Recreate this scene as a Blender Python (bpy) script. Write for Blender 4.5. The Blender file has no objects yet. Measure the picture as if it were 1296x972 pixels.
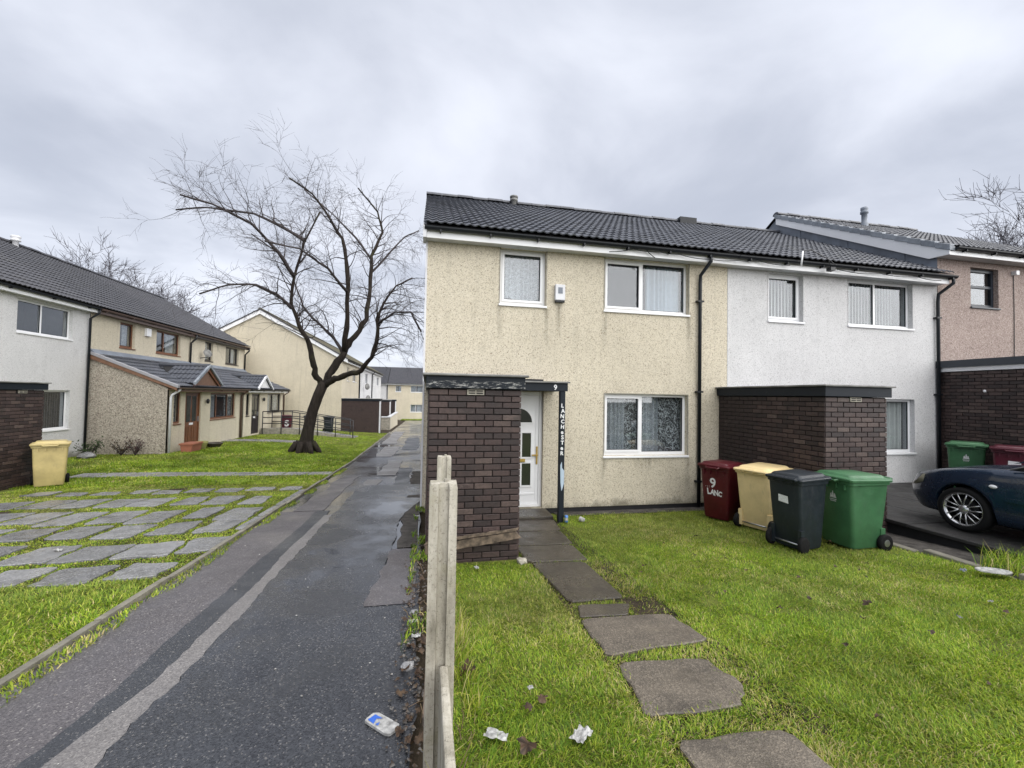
import bpy, bmesh, math, random
import numpy as np
from mathutils import Vector, Matrix, noise

random.seed(7); RNG = np.random.default_rng(11)
scene = bpy.context.scene
COL = scene.collection
R = math.radians

# ------------------------------------------------------------------ camera
EYE = Vector((0.0, 0.0, 1.69))
yaw, pitch, roll = R(11.4144), R(1.5851), R(1.0411)
fwd = Vector((math.sin(yaw)*math.cos(pitch), math.cos(yaw)*math.cos(pitch), math.sin(pitch)))
rt = Vector((math.cos(yaw), -math.sin(yaw), 0.0)); upv = rt.cross(fwd)
rt2 = rt*math.cos(roll) + upv*math.sin(roll); up2 = upv*math.cos(roll) - rt*math.sin(roll)
cam_data = bpy.data.cameras.new('camera'); cam = bpy.data.objects.new('camera', cam_data); COL.objects.link(cam)
cam.matrix_world = Matrix(((rt2.x, up2.x, -fwd.x, EYE.x), (rt2.y, up2.y, -fwd.y, EYE.y), (rt2.z, up2.z, -fwd.z, EYE.z), (0, 0, 0, 1)))
cam_data.sensor_width = 36.0; cam_data.lens = 537.91/1296*36.0
cam_data.clip_start = 0.05; cam_data.clip_end = 3000.0
scene.camera = cam

# ------------------------------------------------------------------ sky, sun, exposure
SUN_EL, SUN_AZ = R(46), R(138)          # azimuth clockwise from +Y
world = bpy.data.worlds.new('World'); scene.world = world; world.use_nodes = True
nt = world.node_tree; N = nt.nodes; LK = nt.links; N.clear()
out = N.new('ShaderNodeOutputWorld')
sky = N.new('ShaderNodeTexSky'); sky.sky_type = 'NISHITA'; sky.sun_disc = False
sky.sun_elevation = SUN_EL; sky.sun_rotation = SUN_AZ
bg_sky = N.new('ShaderNodeBackground'); bg_sky.inputs['Strength'].default_value = 0.05
LK.new(sky.outputs[0], bg_sky.inputs['Color'])
tc = N.new('ShaderNodeTexCoord'); sep = N.new('ShaderNodeSeparateXYZ'); LK.new(tc.outputs['Generated'], sep.inputs[0])
def wmath(op, a, b=None):
    m = N.new('ShaderNodeMath'); m.operation = op
    for i, v in enumerate((a, b)):
        if v is None: continue
        if isinstance(v, (int, float)): m.inputs[i].default_value = v
        else: LK.new(v, m.inputs[i])
    return m.outputs[0]
den = wmath('ADD', wmath('MAXIMUM', sep.outputs[2], 0.0), 0.22)
cx = wmath('DIVIDE', sep.outputs[0], den); cy = wmath('DIVIDE', sep.outputs[1], den)
cmb = N.new('ShaderNodeCombineXYZ'); LK.new(cx, cmb.inputs[0]); LK.new(cy, cmb.inputs[1])
cl1 = N.new('ShaderNodeTexNoise'); cl1.inputs['Scale'].default_value = 1.15; cl1.inputs['Detail'].default_value = 7; cl1.inputs['Roughness'].default_value = 0.5; cl1.inputs['Distortion'].default_value = 0.35
LK.new(cmb.outputs[0], cl1.inputs['Vector'])
cramp = N.new('ShaderNodeValToRGB'); LK.new(cl1.outputs[0], cramp.inputs[0])
cramp.color_ramp.interpolation = 'EASE'
e0, e1 = cramp.color_ramp.elements; e0.position = 0.30; e0.color = (0.50, 0.535, 0.625, 1); e1.position = 0.68; e1.color = (0.85, 0.88, 0.97, 1)
bg_cloud = N.new('ShaderNodeBackground'); bg_cloud.inputs['Strength'].default_value = 0.298
LK.new(cramp.outputs[0], bg_cloud.inputs['Color'])
mixw = N.new('ShaderNodeMixShader'); mixw.inputs[0].default_value = 0.94
LK.new(bg_sky.outputs[0], mixw.inputs[1]); LK.new(bg_cloud.outputs[0], mixw.inputs[2]); LK.new(mixw.outputs[0], out.inputs['Surface'])
sun_d = bpy.data.lights.new('sun', 'SUN'); sun_d.energy = 1.5; sun_d.angle = R(110); sun_d.color = (1.0, 0.97, 0.92)
sun = bpy.data.objects.new('sun', sun_d); COL.objects.link(sun)
sdir = Vector((math.sin(SUN_AZ)*math.cos(SUN_EL), math.cos(SUN_AZ)*math.cos(SUN_EL), math.sin(SUN_EL)))
sun.rotation_euler = (-sdir).to_track_quat('-Z', 'Y').to_euler()
vs = scene.view_settings; vs.view_transform = 'Standard'; vs.look = 'None'; vs.gamma = 1.0; vs.exposure = 1.93; vs.use_curve_mapping = False

# ------------------------------------------------------------------ ground shape
def smooth(a, b, t):
    t = min(1.0, max(0.0, (t-a)/(b-a))); return t*t*(3-2*t)
def path_z(y):
    if y < 16: return -0.048*y
    if y < 31: return -0.768 - 0.0225*(y-16)
    return -1.1055 - 0.026*(min(y, 62)-31)
def left_z(y):
    pts = [(-20, .5), (2, -.096), (8, -.40), (11.7, -.56), (17, -.60), (24, -.64), (31, -.85), (40, -1.34), (62, -1.9), (400, -2.0)]
    for (a, za), (b, zb) in zip(pts, pts[1:]):
        if y <= b: return za + (zb-za)*(y-a)/(b-a)
    return -2.0
def gz(x, y):
    p = path_z(y)
    if x < -2.5:
        k = smooth(-2.5, -8.0, x) if False else min(1.0, max(0.0, (-2.5-x)/5.5)); k = k*k*(3-2*k)
        return p*(1-k) + left_z(y)*k
    if x > -0.02:
        k = min(1.0, (x+0.02)/0.3); g = -0.068*max(-12.0, min(y, 8.2))
        if y > 9: k *= max(0.0, 1-(y-9)/4)
        return p*(1-k) + g*k
    return p

# ------------------------------------------------------------------ mesh helpers
class MB:
    def __init__(s): s.v = []; s.f = []
    def add(s, vs_, fs):
        o = len(s.v); s.v.extend(tuple(p) for p in vs_); s.f.extend(tuple(i+o for i in f) for f in fs); return s
    def box(s, a, b, T=None):
        (x0, y0, z0), (x1, y1, z1) = a, b
        P = [(x0,y0,z0),(x1,y0,z0),(x1,y1,z0),(x0,y1,z0),(x0,y0,z1),(x1,y0,z1),(x1,y1,z1),(x0,y1,z1)]
        if T: P = [T(*p) for p in P]
        return s.add(P, [(0,3,2,1),(4,5,6,7),(0,1,5,4),(1,2,6,5),(2,3,7,6),(3,0,4,7)])
    def poly(s, P): return s.add(P, [tuple(range(len(P)))])
    def prism(s, P, d):
        n = len(P); d = Vector(d); Q = [tuple(Vector(p)+d) for p in P]
        return s.add(list(P)+Q, [tuple(range(n))[::-1], tuple(range(n, 2*n))] + [(i, (i+1) % n, n+(i+1) % n, n+i) for i in range(n)])
    def tube(s, P, r, n=8, cap=True):
        P = [Vector(p) for p in P]; m = len(P)
        rr = r if isinstance(r, (list, tuple)) else [r]*m
        o = len(s.v); prev = None
        for i in range(m):
            t = (P[min(i+1, m-1)] - P[max(i-1, 0)]).normalized()
            if prev is None:
                a = Vector((0, 0, 1)) if abs(t.z) < .9 else Vector((1, 0, 0)); u = t.cross(a).normalized()
            else:
                u = (prev - t*prev.dot(t)); u = u.normalized() if u.length > 1e-6 else t.orthogonal().normalized()
            w = t.cross(u); prev = u
            for k in range(n):
                a = 2*math.pi*k/n; s.v.append(tuple(P[i] + (u*math.cos(a)+w*math.sin(a))*rr[i]))
        for i in range(m-1):
            for k in range(n):
                s.f.append((o+i*n+k, o+i*n+(k+1) % n, o+(i+1)*n+(k+1) % n, o+(i+1)*n+k))
        if cap:
            s.f.append(tuple(o+k for k in range(n))[::-1]); s.f.append(tuple(o+(m-1)*n+k for k in range(n)))
        return s
    def lathe(s, prof, c=(0, 0, 0), axis='Z', n=20):
        o = len(s.v); c = Vector(c)
        for r, h in prof:
            for k in range(n):
                a = 2*math.pi*k/n; p = (r*math.cos(a), r*math.sin(a), h)
                if axis == 'X': p = (p[2], p[0], p[1])
                if axis == 'Y': p = (p[0], p[2], p[1])
                s.v.append(tuple(c+Vector(p)))
        for i in range(len(prof)-1):
            for k in range(n): s.f.append((o+i*n+k, o+i*n+(k+1) % n, o+(i+1)*n+(k+1) % n, o+(i+1)*n+k))
        return s
    def mesh(s, name='mesh', smooth_=False):
        me = bpy.data.meshes.new(name); me.from_pydata(s.v, [], s.f)
        bm = bmesh.new(); bm.from_mesh(me); bmesh.ops.recalc_face_normals(bm, faces=bm.faces); bm.to_mesh(me); bm.free()
        if smooth_: me.polygons.foreach_set('use_smooth', [True]*len(me.polygons))
        me.update(); return me

def link(name, me, mat, parent=None, world_parent=True):
    o = bpy.data.objects.new(name, me); COL.objects.link(o)
    if mat is not None and me is not None and len(me.materials) == 0: me.materials.append(mat)
    if parent is not None:
        o.parent = parent
        if world_parent and parent.type == 'EMPTY' and parent.get('_w', 0):
            o.matrix_parent_inverse = Matrix.Translation(-Vector(parent.location))
    return o
def part(name, mb, mat, parent=None, sm=False, label=None):
    o = link(name, mb.mesh(name, sm), mat, parent)
    if label: o['label'] = label
    return o
def bevel(o, w, seg=2):
    m = o.modifiers.new('bevel', 'BEVEL'); m.width = w; m.segments = seg; m.limit_method = 'ANGLE'; m.angle_limit = R(35); return o
def tag(o, label, cat, group=None, kind=None):
    o['label'] = label
    if cat: o['category'] = cat
    if group: o['group'] = group
    if kind: o['kind'] = kind
    return o
def thing(name, label, cat, loc=(0, 0, 0), group=None, world=True, rz=0):
    e = bpy.data.objects.new(name, None); COL.objects.link(e); e.location = loc; e.rotation_euler = (0, 0, rz); e.empty_display_size = .2
    if world: e['_w'] = 1
    return tag(e, label, cat, group)
def structure(name, mb, mat, sm=False, label=None):
    o = part(name, mb, mat, None, sm); o['kind'] = 'structure'
    if label: o['label'] = label
    return o
def copy_tree(o, parent=None):
    c = o.copy(); COL.objects.link(c)
    if parent is not None: c.parent = parent
    for ch in [x for x in o.children]: copy_tree(ch, c)
    return c
def facing(kind, p0):
    if kind == 'S': return lambda u, n, z: (u, p0-n, z)       # faces -Y
    if kind == 'E': return lambda u, n, z: (p0+n, u, z)       # faces +X
    if kind == 'W': return lambda u, n, z: (p0-n, u, z)       # faces -X

# ------------------------------------------------------------------ materials
def new_mat(name):
    m = bpy.data.materials.new(name); m.use_nodes = True; n = m.node_tree.nodes; n.clear()
    o = n.new('ShaderNodeOutputMaterial'); b = n.new('ShaderNodeBsdfPrincipled'); m.node_tree.links.new(b.outputs[0], o.inputs[0])
    return m, m.node_tree, b, o
class NT:
    def __init__(s, name): s.m, s.t, s.b, s.o = new_mat(name); s.n = s.t.nodes; s.l = s.t.links; s._tc = None
    def node(s, t, **kw):
        x = s.n.new(t)
        for k, v in kw.items(): setattr(x, k, v)
        return x
    def co(s, which='Object'):
        if s._tc is None: s._tc = s.n.new('ShaderNodeTexCoord')
        return s._tc.outputs[which]
    def geo(s): return s.n.new('ShaderNodeNewGeometry').outputs['Position']
    def noise(s, scale, detail=4, rough=.55, vec=None, dist=0):
        x = s.n.new('ShaderNodeTexNoise'); x.inputs['Scale'].default_value = scale; x.inputs['Detail'].default_value = detail; x.inputs['Roughness'].default_value = rough; x.inputs['Distortion'].default_value = dist
        s.l.new(vec if vec is not None else s.co(), x.inputs['Vector']); return x.outputs['Fac']
    def voro(s, scale, vec=None, out='Color', feat='F1'):
        x = s.n.new('ShaderNodeTexVoronoi'); x.feature = feat; x.inputs['Scale'].default_value = scale
        s.l.new(vec if vec is not None else s.co(), x.inputs['Vector']); return x.outputs[out]
    def scaled(s, v, sx, sy, sz):
        x = s.n.new('ShaderNodeMapping'); x.inputs['Scale'].default_value = (sx, sy, sz); s.l.new(v, x.inputs['Vector']); return x.outputs[0]
    def ramp(s, fac, stops, interp='LINEAR'):
        x = s.n.new('ShaderNodeValToRGB'); x.color_ramp.interpolation = interp; s.l.new(fac, x.inputs[0]); e = x.color_ramp.elements
        while len(e) < len(stops): e.new(.5)
        for el, (p, c) in zip(e, stops):
            el.position = p; el.color = (c, c, c, 1) if isinstance(c, (int, float)) else (*c, 1)
        return x.outputs[0]
    def mix(s, fac, a, b, mode='MIX'):
        x = s.n.new('ShaderNodeMix'); x.data_type = 'RGBA'; x.blend_type = mode
        for i, v in ((0, fac), (6, a), (7, b)):
            if isinstance(v, (int, float)): x.inputs[i].default_value = v if i == 0 else (v, v, v, 1)
            elif isinstance(v, tuple): x.inputs[i].default_value = (*v, 1)
            else: s.l.new(v, x.inputs[i])
        return x.outputs[2]
    def math(s, op, a, b=None):
        x = s.n.new('ShaderNodeMath'); x.operation = op
        for i, v in enumerate((a, b)):
            if v is None: continue
            if isinstance(v, (int, float)): x.inputs[i].default_value = v
            else: s.l.new(v, x.inputs[i])
        return x.outputs[0]
    def sepx(s, v): x = s.n.new('ShaderNodeSeparateXYZ'); s.l.new(v, x.inputs[0]); return x.outputs
    def rnd(s): return s.n.new('ShaderNodeObjectInfo').outputs['Random']
    def bump(s, h, strength=.5, dist=.01):
        x = s.n.new('ShaderNodeBump'); x.inputs['Strength'].default_value = strength; x.inputs['Distance'].default_value = dist; s.l.new(h, x.inputs['Height']); s.l.new(x.outputs[0], s.b.inputs['Normal']); return s
    def set(s, col=None, rough=None, metal=None, spec=None):
        for k, v in (('Base Color', col), ('Roughness', rough), ('Metallic', metal), ('Specular IOR Level', spec)):
            if v is None: continue
            if isinstance(v, (int, float)): s.b.inputs[k].default_value = v
            elif isinstance(v, tuple): s.b.inputs[k].default_value = (*v, 1)
            else: s.l.new(v, s.b.inputs[k])
        return s
def plain(name, col, rough=.6, metal=0., spec=.5, var=.12, scale=6., bump_=0.):
    k = NT(name); f = k.noise(scale, 5)
    c = k.mix(1.0, col, k.ramp(f, [(.25, 1-var*1.6), (.75, 1+0.0)]), 'MULTIPLY')
    k.set(c, rough, metal, spec)
    if bump_: k.bump(k.noise(scale*12, 3), bump_, .004)
    return k.m

def pebbledash(name, base, light, dark, dirt=.35, cell=62, speck=.34, damp=None, runs=()):
    k = NT(name); v = k.geo()
    r = k.sepx(k.voro(cell, v)); r2 = k.sepx(k.voro(cell*.5, v))
    pick = k.math('ADD', k.math('MULTIPLY', r[0], .66), k.math('MULTIPLY', r2[1], .34))
    c = k.ramp(pick, [(speck*.40, dark), (speck*.95, base), (.55, base), (.8, light)])
    big = k.noise(.55, 5, .6, v, .4)
    c = k.mix(1.0, c, k.ramp(big, [(.3, .86), (.62, 1.0)]), 'MULTIPLY')
    pt = k.noise(2.4, 6, .7, v, .3); c = k.mix(k.ramp(pt, [(.58, 0.), (.74, .30)]), c, tuple(x*.62 for x in base))
    st = k.noise(2.0, 5, .65, k.scaled(v, 3.4, 3.4, .16))
    c = k.mix(k.ramp(st, [(.54, 0.), (.78, dirt)]), c, tuple(x*.45 for x in base))
    if damp is not None:
        z = k.math('SUBTRACT', k.sepx(v)[2], damp); h = k.math('ADD', k.math('MULTIPLY', k.noise(2.6, 6, .7, k.scaled(v, 1, 1, .6)), .55), -.14)
        c = k.mix(k.math('MULTIPLY', k.ramp(k.math('SUBTRACT', h, z), [(.0, 0.), (.16, 1.)]), .72), c, (.15, .14, .10))
    if runs:
        X_ = k.sepx(v); nb = k.noise(9, 5, .7, k.scaled(v, 1, 1, .25)); brk = k.ramp(nb, [(.35, 0.), (.62, 1.)])
        for x0, z0, w_, ln in runs:      # rain runs below sill ends
            mx = k.ramp(k.math('ABSOLUTE', k.math('SUBTRACT', X_[0], x0)), [(w_*.25, 1.), (w_*1.6, 0.)]); dz_ = k.math('SUBTRACT', z0, X_[2]); mz = k.math('MULTIPLY', k.ramp(dz_, [(.0, 0.), (.015, 1.)]), k.ramp(dz_, [(ln*.2, 1.), (min(1., ln), 0.)]))
            c = k.mix(k.math('MULTIPLY', k.math('MULTIPLY', mx, mz), k.math('MULTIPLY', brk, .6)), c, (.17, .15, .11))
    k.set(c, .92, 0, .25)
    k.bump(k.voro(cell, v, 'Distance'), .9, .012)
    return k.m
M = {}
M['cream_dash'] = pebbledash('cream_pebbledash', (.665, .605, .475), (.76, .705, .59), (.30, .245, .18), .24, 105, .345, -.45, [(3.47, .49, .05, .75), (5.335, .49, .07, .95), (1.335, 3.39, .05, .8), (2.25, 3.39, .06, 1.1), (3.45, 3.39, .05, .9), (5.33, 3.39, .06, 1.2), (2.5, 3.5, .05, .8), (4.4, .49, .22, .4)])
M['white_dash'] = pebbledash('white_pebbledash', (.69, .69, .695), (.78, .78, .785), (.42, .42, .425), .16, 105, .30, -.50)
M['pink_dash'] = pebbledash('pink_pebbledash', (.37, .295, .265), (.52, .44, .40), (.19, .145, .13), .3, 80, .34)
M['cream_render'] = pebbledash('pale_cream_dash', (.60, .545, .425), (.68, .62, .50), (.42, .36, .27), .34, 66, .22)
M['grey_dash'] = pebbledash('weathered_grey_dash', (.34, .305, .255), (.48, .44, .37), (.17, .145, .12), .4, 48, .42)
def brick_mat():
    k = NT('brown_brick'); r = k.rnd(); g = k.geo()
    r2 = k.sepx(k.voro(4.1, g))
    c = k.ramp(r, [(0., (.024, .016, .016)), (.22, (.033, .021, .020)), (.5, (.045, .028, .026)), (.78, (.055, .035, .032)), (.93, (.068, .045, .040)), (1., (.090, .066, .058))])
    n = k.noise(30, 6, .7, g); c = k.mix(1.0, c, k.ramp(n, [(.3, .55), (.7, 1.35)]), 'MULTIPLY')
    st = k.noise(3.0, 5, .65, g); c = k.mix(k.ramp(st, [(.54, 0.), (.74, .7)]), c, (.014, .012, .012))
    sa = k.noise(1.7, 6, .75, k.scaled(g, 1, 1, 1.6), .5); c = k.mix(k.math('MULTIPLY', k.ramp(sa, [(.60, 0.), (.72, 1.)]), k.ramp(n, [(.42, 0.), (.62, .42)])), c, (.20, .175, .16))
    k.set(c, k.ramp(n, [(.3, .42), (.7, .75)]), 0, .45); k.bump(k.noise(110, 5, .75, g), .5, .005); return k.m
M['brick'] = brick_mat()
M['mortar'] = plain('dark_mortar', (.014, .012, .012), .95, bump_=.5, scale=30)
def tile_mat(name, a, b, moss=.25, mosscol=(.10, .095, .055)):
    k = NT(name); r = k.rnd(); g = k.geo()
    c = k.mix(r, a, b); c = k.mix(1.0, c, k.ramp(k.noise(9, 5, .65, g), [(.3, .68), (.7, 1.12)]), 'MULTIPLY')
    c = k.mix(k.ramp(k.noise(2.3, 5, .7, g), [(.55, 0.), (.75, moss)]), c, mosscol)
    k.set(c, k.ramp(k.noise(5, 3, .6, g), [(.3, .34), (.7, .58)]), 0, .5); k.bump(k.noise(70, 4, .7, g), .3, .004); return k.m
M['tile'] = tile_mat('grey_roof_tile', (.045, .050, .064), (.078, .084, .102))
M['tile_brown'] = tile_mat('brown_grey_roof_tile', (.034, .035, .042), (.058, .058, .067), .18)
M['verge_tile'] = tile_mat('blue_grey_verge_tile', (.19, .215, .25), (.27, .295, .33), .1)
M['tile_moss'] = tile_mat('mossy_roof_tile', (.09, .08, .06), (.13, .12, .07), .75, (.17, .15, .055))
M['pvc'] = plain('white_pvc', (.78, .79, .81), .28, var=.05, scale=3)
M['pvc_old'] = plain('dull_white_pvc', (.66, .67, .70), .4, var=.14, scale=4)
M['black_pvc'] = plain('black_gutter_plastic', (.008, .011, .016), .42, var=.3, spec=.35)
M['brown_pvc'] = plain('brown_plastic', (.12, .075, .06), .4, var=.2)
M['wood_frame'] = plain('brown_wood_effect', (.20, .075, .030), .42, var=.35, scale=9)
M['wood_panel'] = plain('red_brown_boarding', (.20, .105, .062), .5, var=.25, scale=7)
M['dark_frame'] = plain('dark_brown_frame', (.028, .022, .024), .4)
M['navy_frame'] = plain('dark_grey_frame', (.022, .030, .042), .35)
M['lead'] = plain('grey_lead_sheet', (.22, .25, .30), .5, var=.3, scale=2.2)
M['concrete'] = plain('pale_concrete', (.40, .375, .315), .9, var=.35, scale=9, bump_=.5)
M['black_mat'] = plain('black_bitumen', (.014, .014, .016), .8, var=.3)
M['felt'] = plain('grey_roof_felt', (.30, .30, .29), .85, var=.5, scale=3)
M['metal'] = plain('brushed_metal', (.45, .46, .48), .35, .9)
M['black_metal'] = plain('black_railing_paint', (.012, .013, .016), .4)
M['gold'] = plain('brass', (.62, .42, .12), .3, .8)
M['paint_white'] = plain('white_brush_paint', (.80, .81, .82), .55, var=.2, scale=40)
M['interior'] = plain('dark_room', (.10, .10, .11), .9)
def worn_black():
    k = NT('worn_black_paint'); g = k.geo(); v = k.scaled(g, 1.6, 1.6, 7.)
    f = k.noise(7, 8, .75, v, .6)
    zz = k.ramp(k.math('SUBTRACT', k.sepx(g)[2], 1.765), [(.085, 1.), (.105, .0)]); c = k.mix(k.math('MULTIPLY', k.ramp(f, [(.53, 0.), (.60, .8)]), zz), (.008, .012, .018), (.40, .40, .385)); k.set(c, .65, 0, .3); k.bump(f, .4, .004); return k.m
def blue_black(name='blue_black_paint'):
    k = NT(name); g = k.geo()
    c = k.mix(k.ramp(k.noise(11, 6, .7, g), [(.62, 0.), (.70, .6)]), (.006, .010, .016), (.06, .07, .08)); k.set(c, .6, 0, .3); return k.m
M['worn_black'] = worn_black(); M['blue_black'] = blue_black()
def glass_mat():
    k = NT('window_glass'); k.n.remove(k.b)
    t = k.node('ShaderNodeBsdfTransparent'); t.inputs[0].default_value = (.94, .96, .97, 1)
    g = k.node('ShaderNodeBsdfGlossy'); g.inputs['Roughness'].default_value = .02; g.inputs['Color'].default_value = (.95, .97, 1, 1)
    f = k.node('ShaderNodeLayerWeight'); f.inputs['Blend'].default_value = .5
    b = k.node('ShaderNodeBump'); b.inputs['Strength'].default_value = .08; b.inputs['Distance'].default_value = .01
    k.l.new(k.noise(1.3, 2, .5, k.geo()), b.inputs['Height']); k.l.new(b.outputs[0], g.inputs['Normal'])
    mx = k.node('ShaderNodeMixShader'); k.l.new(k.math('ADD', k.math('MULTIPLY', k.math('POWER', f.outputs['Facing'], 4.0), .80), .065), mx.inputs[0]); k.l.new(t.outputs[0], mx.inputs[1]); k.l.new(g.outputs[0], mx.inputs[2]); k.l.new(mx.outputs[0], k.o.inputs[0]); return k.m
M['glass'] = glass_mat()
M['dark_glass'] = plain('leaded_dark_glass', (.03, .035, .03), .08, spec=.8)
def lace(name, col, lo, hi, scale, alpha0):
    k = NT(name); g = k.geo()
    w = k.noise(scale, 3, .6, g, 2.2)
    t = k.node('ShaderNodeBsdfTransparent'); d = k.node('ShaderNodeBsdfDiffuse'); d.inputs[0].default_value = (*col, 1)
    tr = k.node('ShaderNodeBsdfTranslucent'); tr.inputs[0].default_value = (*col, 1)
    m1 = k.node('ShaderNodeMixShader'); m1.inputs[0].default_value = .3; k.l.new(d.outputs[0], m1.inputs[1]); k.l.new(tr.outputs[0], m1.inputs[2])
    mx = k.node('ShaderNodeMixShader'); k.l.new(k.ramp(w, [(lo, alpha0), (hi, 1.)]), mx.inputs[0]); k.l.new(t.outputs[0], mx.inputs[1]); k.l.new(m1.outputs[0], mx.inputs[2]); k.l.new(mx.outputs[0], k.o.inputs[0]); k.n.remove(k.b); return k.m
M['lace'] = lace('patterned_lace', (.48, .51, .52), .50, .55, 15, .14)
M['net'] = lace('white_net_curtain', (.52, .55, .58), .42, .6, 26, .5)
M['blue_curtain'] = lace('pale_blue_curtain', (.36, .43, .50), .2, .5, 8, .85)
M['blind'] = plain('cream_blind_slat', (.50, .51, .49), .7, var=.1)
M['blind_dark'] = plain('grey_blind_slat', (.28, .30, .31), .7, var=.1)

def tarmac(name, a, b, rough_lo, rough_hi, speck=.35, scale=150, wet=1.3, blot=.25, bmp=.3):
    k = NT(name); g = k.geo()
    r = k.sepx(k.voro(scale, g))
    c = k.mix(r[0], a, b); c = k.mix(k.ramp(r[1], [(.93, 0.), (.97, speck)]), c, (.35, .33, .31))
    c = k.mix(1.0, c, k.ramp(k.noise(1.1, 5, .6, g), [(.3, 1-blot), (.7, 1.08)]), 'MULTIPLY')
    w = k.noise(wet, 4, .6, g, .3)
    k.set(c, k.ramp(w, [(.36, rough_lo), (.62, rough_hi)]), 0, .55)
    k.bump(k.math('MULTIPLY', k.voro(scale, g, 'Distance'), k.ramp(w, [(.38, .10), (.60, 1.)])), bmp, .005); return k.m
M['tarmac_wet'] = tarmac('wet_dark_tarmac', (.011, .012, .015), (.048, .051, .058), .07, .34, .30, 125)
M['tarmac_old'] = tarmac('old_purple_grey_tarmac', (.052, .047, .050), (.120, .110, .114), .30, .60, .5, 120)
M['tarmac_new'] = tarmac('charcoal_tarmac_strip', (.018, .020, .024), (.045, .048, .055), .32, .55, .3)
M['tarmac_pale'] = tarmac('pale_worn_tarmac', (.105, .098, .098), (.20, .19, .185), .30, .6, .5, 120)
M['tarmac_far'] = tarmac('wet_grey_tarmac', (.036, .039, .047), (.072, .076, .086), .04, .26, .2, 90, .8, .4, .12)
def slab_mat(name, a, b, rl, rh, stain=.5, speck=0.0, sc=85):
    k = NT(name); g = k.geo(); r = k.rnd()
    c = k.mix(r, a, b); c = k.mix(1.0, c, k.ramp(k.noise(5, 7, .75, g), [(.3, .55), (.7, 1.25)]), 'MULTIPLY')
    vv = k.sepx(k.voro(sc, g)); c = k.mix(k.ramp(vv[0], [(.55, 0.), (.95, speck)]), c, tuple(min(1, x*3.0) for x in b)); c = k.mix(k.ramp(vv[1], [(.62, 0.), (.95, speck)]), c, tuple(x*.35 for x in a))
    c = k.mix(k.ramp(k.noise(2.1, 6, .65, g), [(.53, 0.), (.68, stain)]), c, tuple(x*.42 for x in a))
    c = k.mix(k.ramp(k.noise(3.3, 7, .75, g, .6), [(.60, 0.), (.70, .5)]), c, (.075, .075, .022))
    k.set(c, k.ramp(k.noise(2.6, 4, .6, g), [(.35, rl), (.65, rh)]), 0, .5); k.bump(k.math('ADD', k.noise(60, 6, .75, g), k.voro(sc, g, 'Distance')), .5, .006); return k.m
M['slab'] = slab_mat('brown_grey_paving', (.078, .064, .049), (.118, .100, .078), .42, .75, .6, .30, 120)
M['slab_wet'] = slab_mat('dark_wet_paving', (.034, .028, .021), (.054, .045, .035), .20, .5, .5, .25)
M['slab_grey'] = slab_mat('grey_wet_paving', (.135, .136, .140), (.235, .236, .240), .12, .40, .8, .2)
M['slab_drive'] = slab_mat('dark_drive_paving', (.016, .015, .015), (.027, .026, .026), .45, .75)
M['kerb'] = slab_mat('mossy_kerb', (.15, .14, .115), (.23, .215, .17), .6, .85)
def soil(name, a, b):
    k = NT(name); g = k.geo(); c = k.ramp(k.noise(6, 8, .7, g), [(.3, a), (.7, b)]); k.set(c, .95, 0, .2); k.bump(k.noise(40, 6, .75, g), .8, .03); return k.m
M['soil'] = soil('damp_soil', (.020, .015, .010), (.060, .046, .030))
M['turf'] = soil('thin_turf_soil', (.060, .075, .014), (.16, .185, .035))
M['gravel'] = soil('dirty_gravel', (.035, .032, .030), (.13, .12, .11))
def leafy(name, rough=.55, trans=.3, mul=1.0):
    k = NT(name); a = k.node('ShaderNodeAttribute'); a.attribute_name = 'col'
    c = a.outputs['Color']; k.set(c, rough, 0, .35)
    tr = k.node('ShaderNodeBsdfTranslucent'); k.l.new(c, tr.inputs[0]); mx = k.node('ShaderNodeMixShader'); mx.inputs[0].default_value = trans
    k.l.new(k.b.outputs[0], mx.inputs[1]); k.l.new(tr.outputs[0], mx.inputs[2]); k.l.new(mx.outputs[0], k.o.inputs[0]); return k.m
M['grass'] = leafy('grass_blades', .6, .42)
M['dead'] = leafy('dead_leaf', .6, .15)
def bark(name, a, b):
    k = NT(name); g = k.geo(); v = k.scaled(g, 1, 1, .25)
    c = k.ramp(k.noise(9, 7, .7, v, .5), [(.3, a), (.7, b)]); c = k.mix(k.ramp(k.noise(1.6, 4, .6, g), [(.55, 0.), (.72, .55)]), c, (.055, .058, .022))
    k.set(c, .9, 0, .2); k.bump(k.noise(14, 7, .75, v, .6), .9, .05); return k.m
M['bark'] = bark('dark_bark', (.010, .008, .007), (.045, .036, .030))
M['twig'] = plain('grey_twig', (.040, .032, .033), .85)
M['far_twig'] = plain('far_twig', (.070, .066, .080), .9)
M['timber'] = plain('weathered_timber', (.20, .150, .108), .85, var=.6, scale=14, bump_=.5)
M['tyre'] = plain('black_rubber', (.006, .006, .0065), .85, spec=.25)
M['alloy'] = plain('silver_alloy', (.62, .62, .63), .25, .85)
M['paper'] = plain('crumpled_white_paper', (.50, .50, .49), .8, var=.5, scale=30)
M['terracotta'] = plain('terracotta', (.30, .11, .065), .8)
def plastic(name, col, var=.34, rough=.42):
    k = NT(name); g = k.geo(); c = k.mix(1.0, col, k.ramp(k.noise(3.5, 6, .65, g), [(.3, 1-var), (.7, 1.05)]), 'MULTIPLY')
    c = k.mix(k.ramp(k.noise(18, 6, .75, k.scaled(g, 1, 1, .3)), [(.58, 0.), (.72, .55)]), c, tuple(.5*x+.05 for x in col))
    k.set(c, k.ramp(k.noise(9, 4, .6, g), [(.3, rough-.08), (.7, rough+.14)]), 0, .45); k.bump(k.noise(220, 2, .5, g), .06, .002); return k.m
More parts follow.
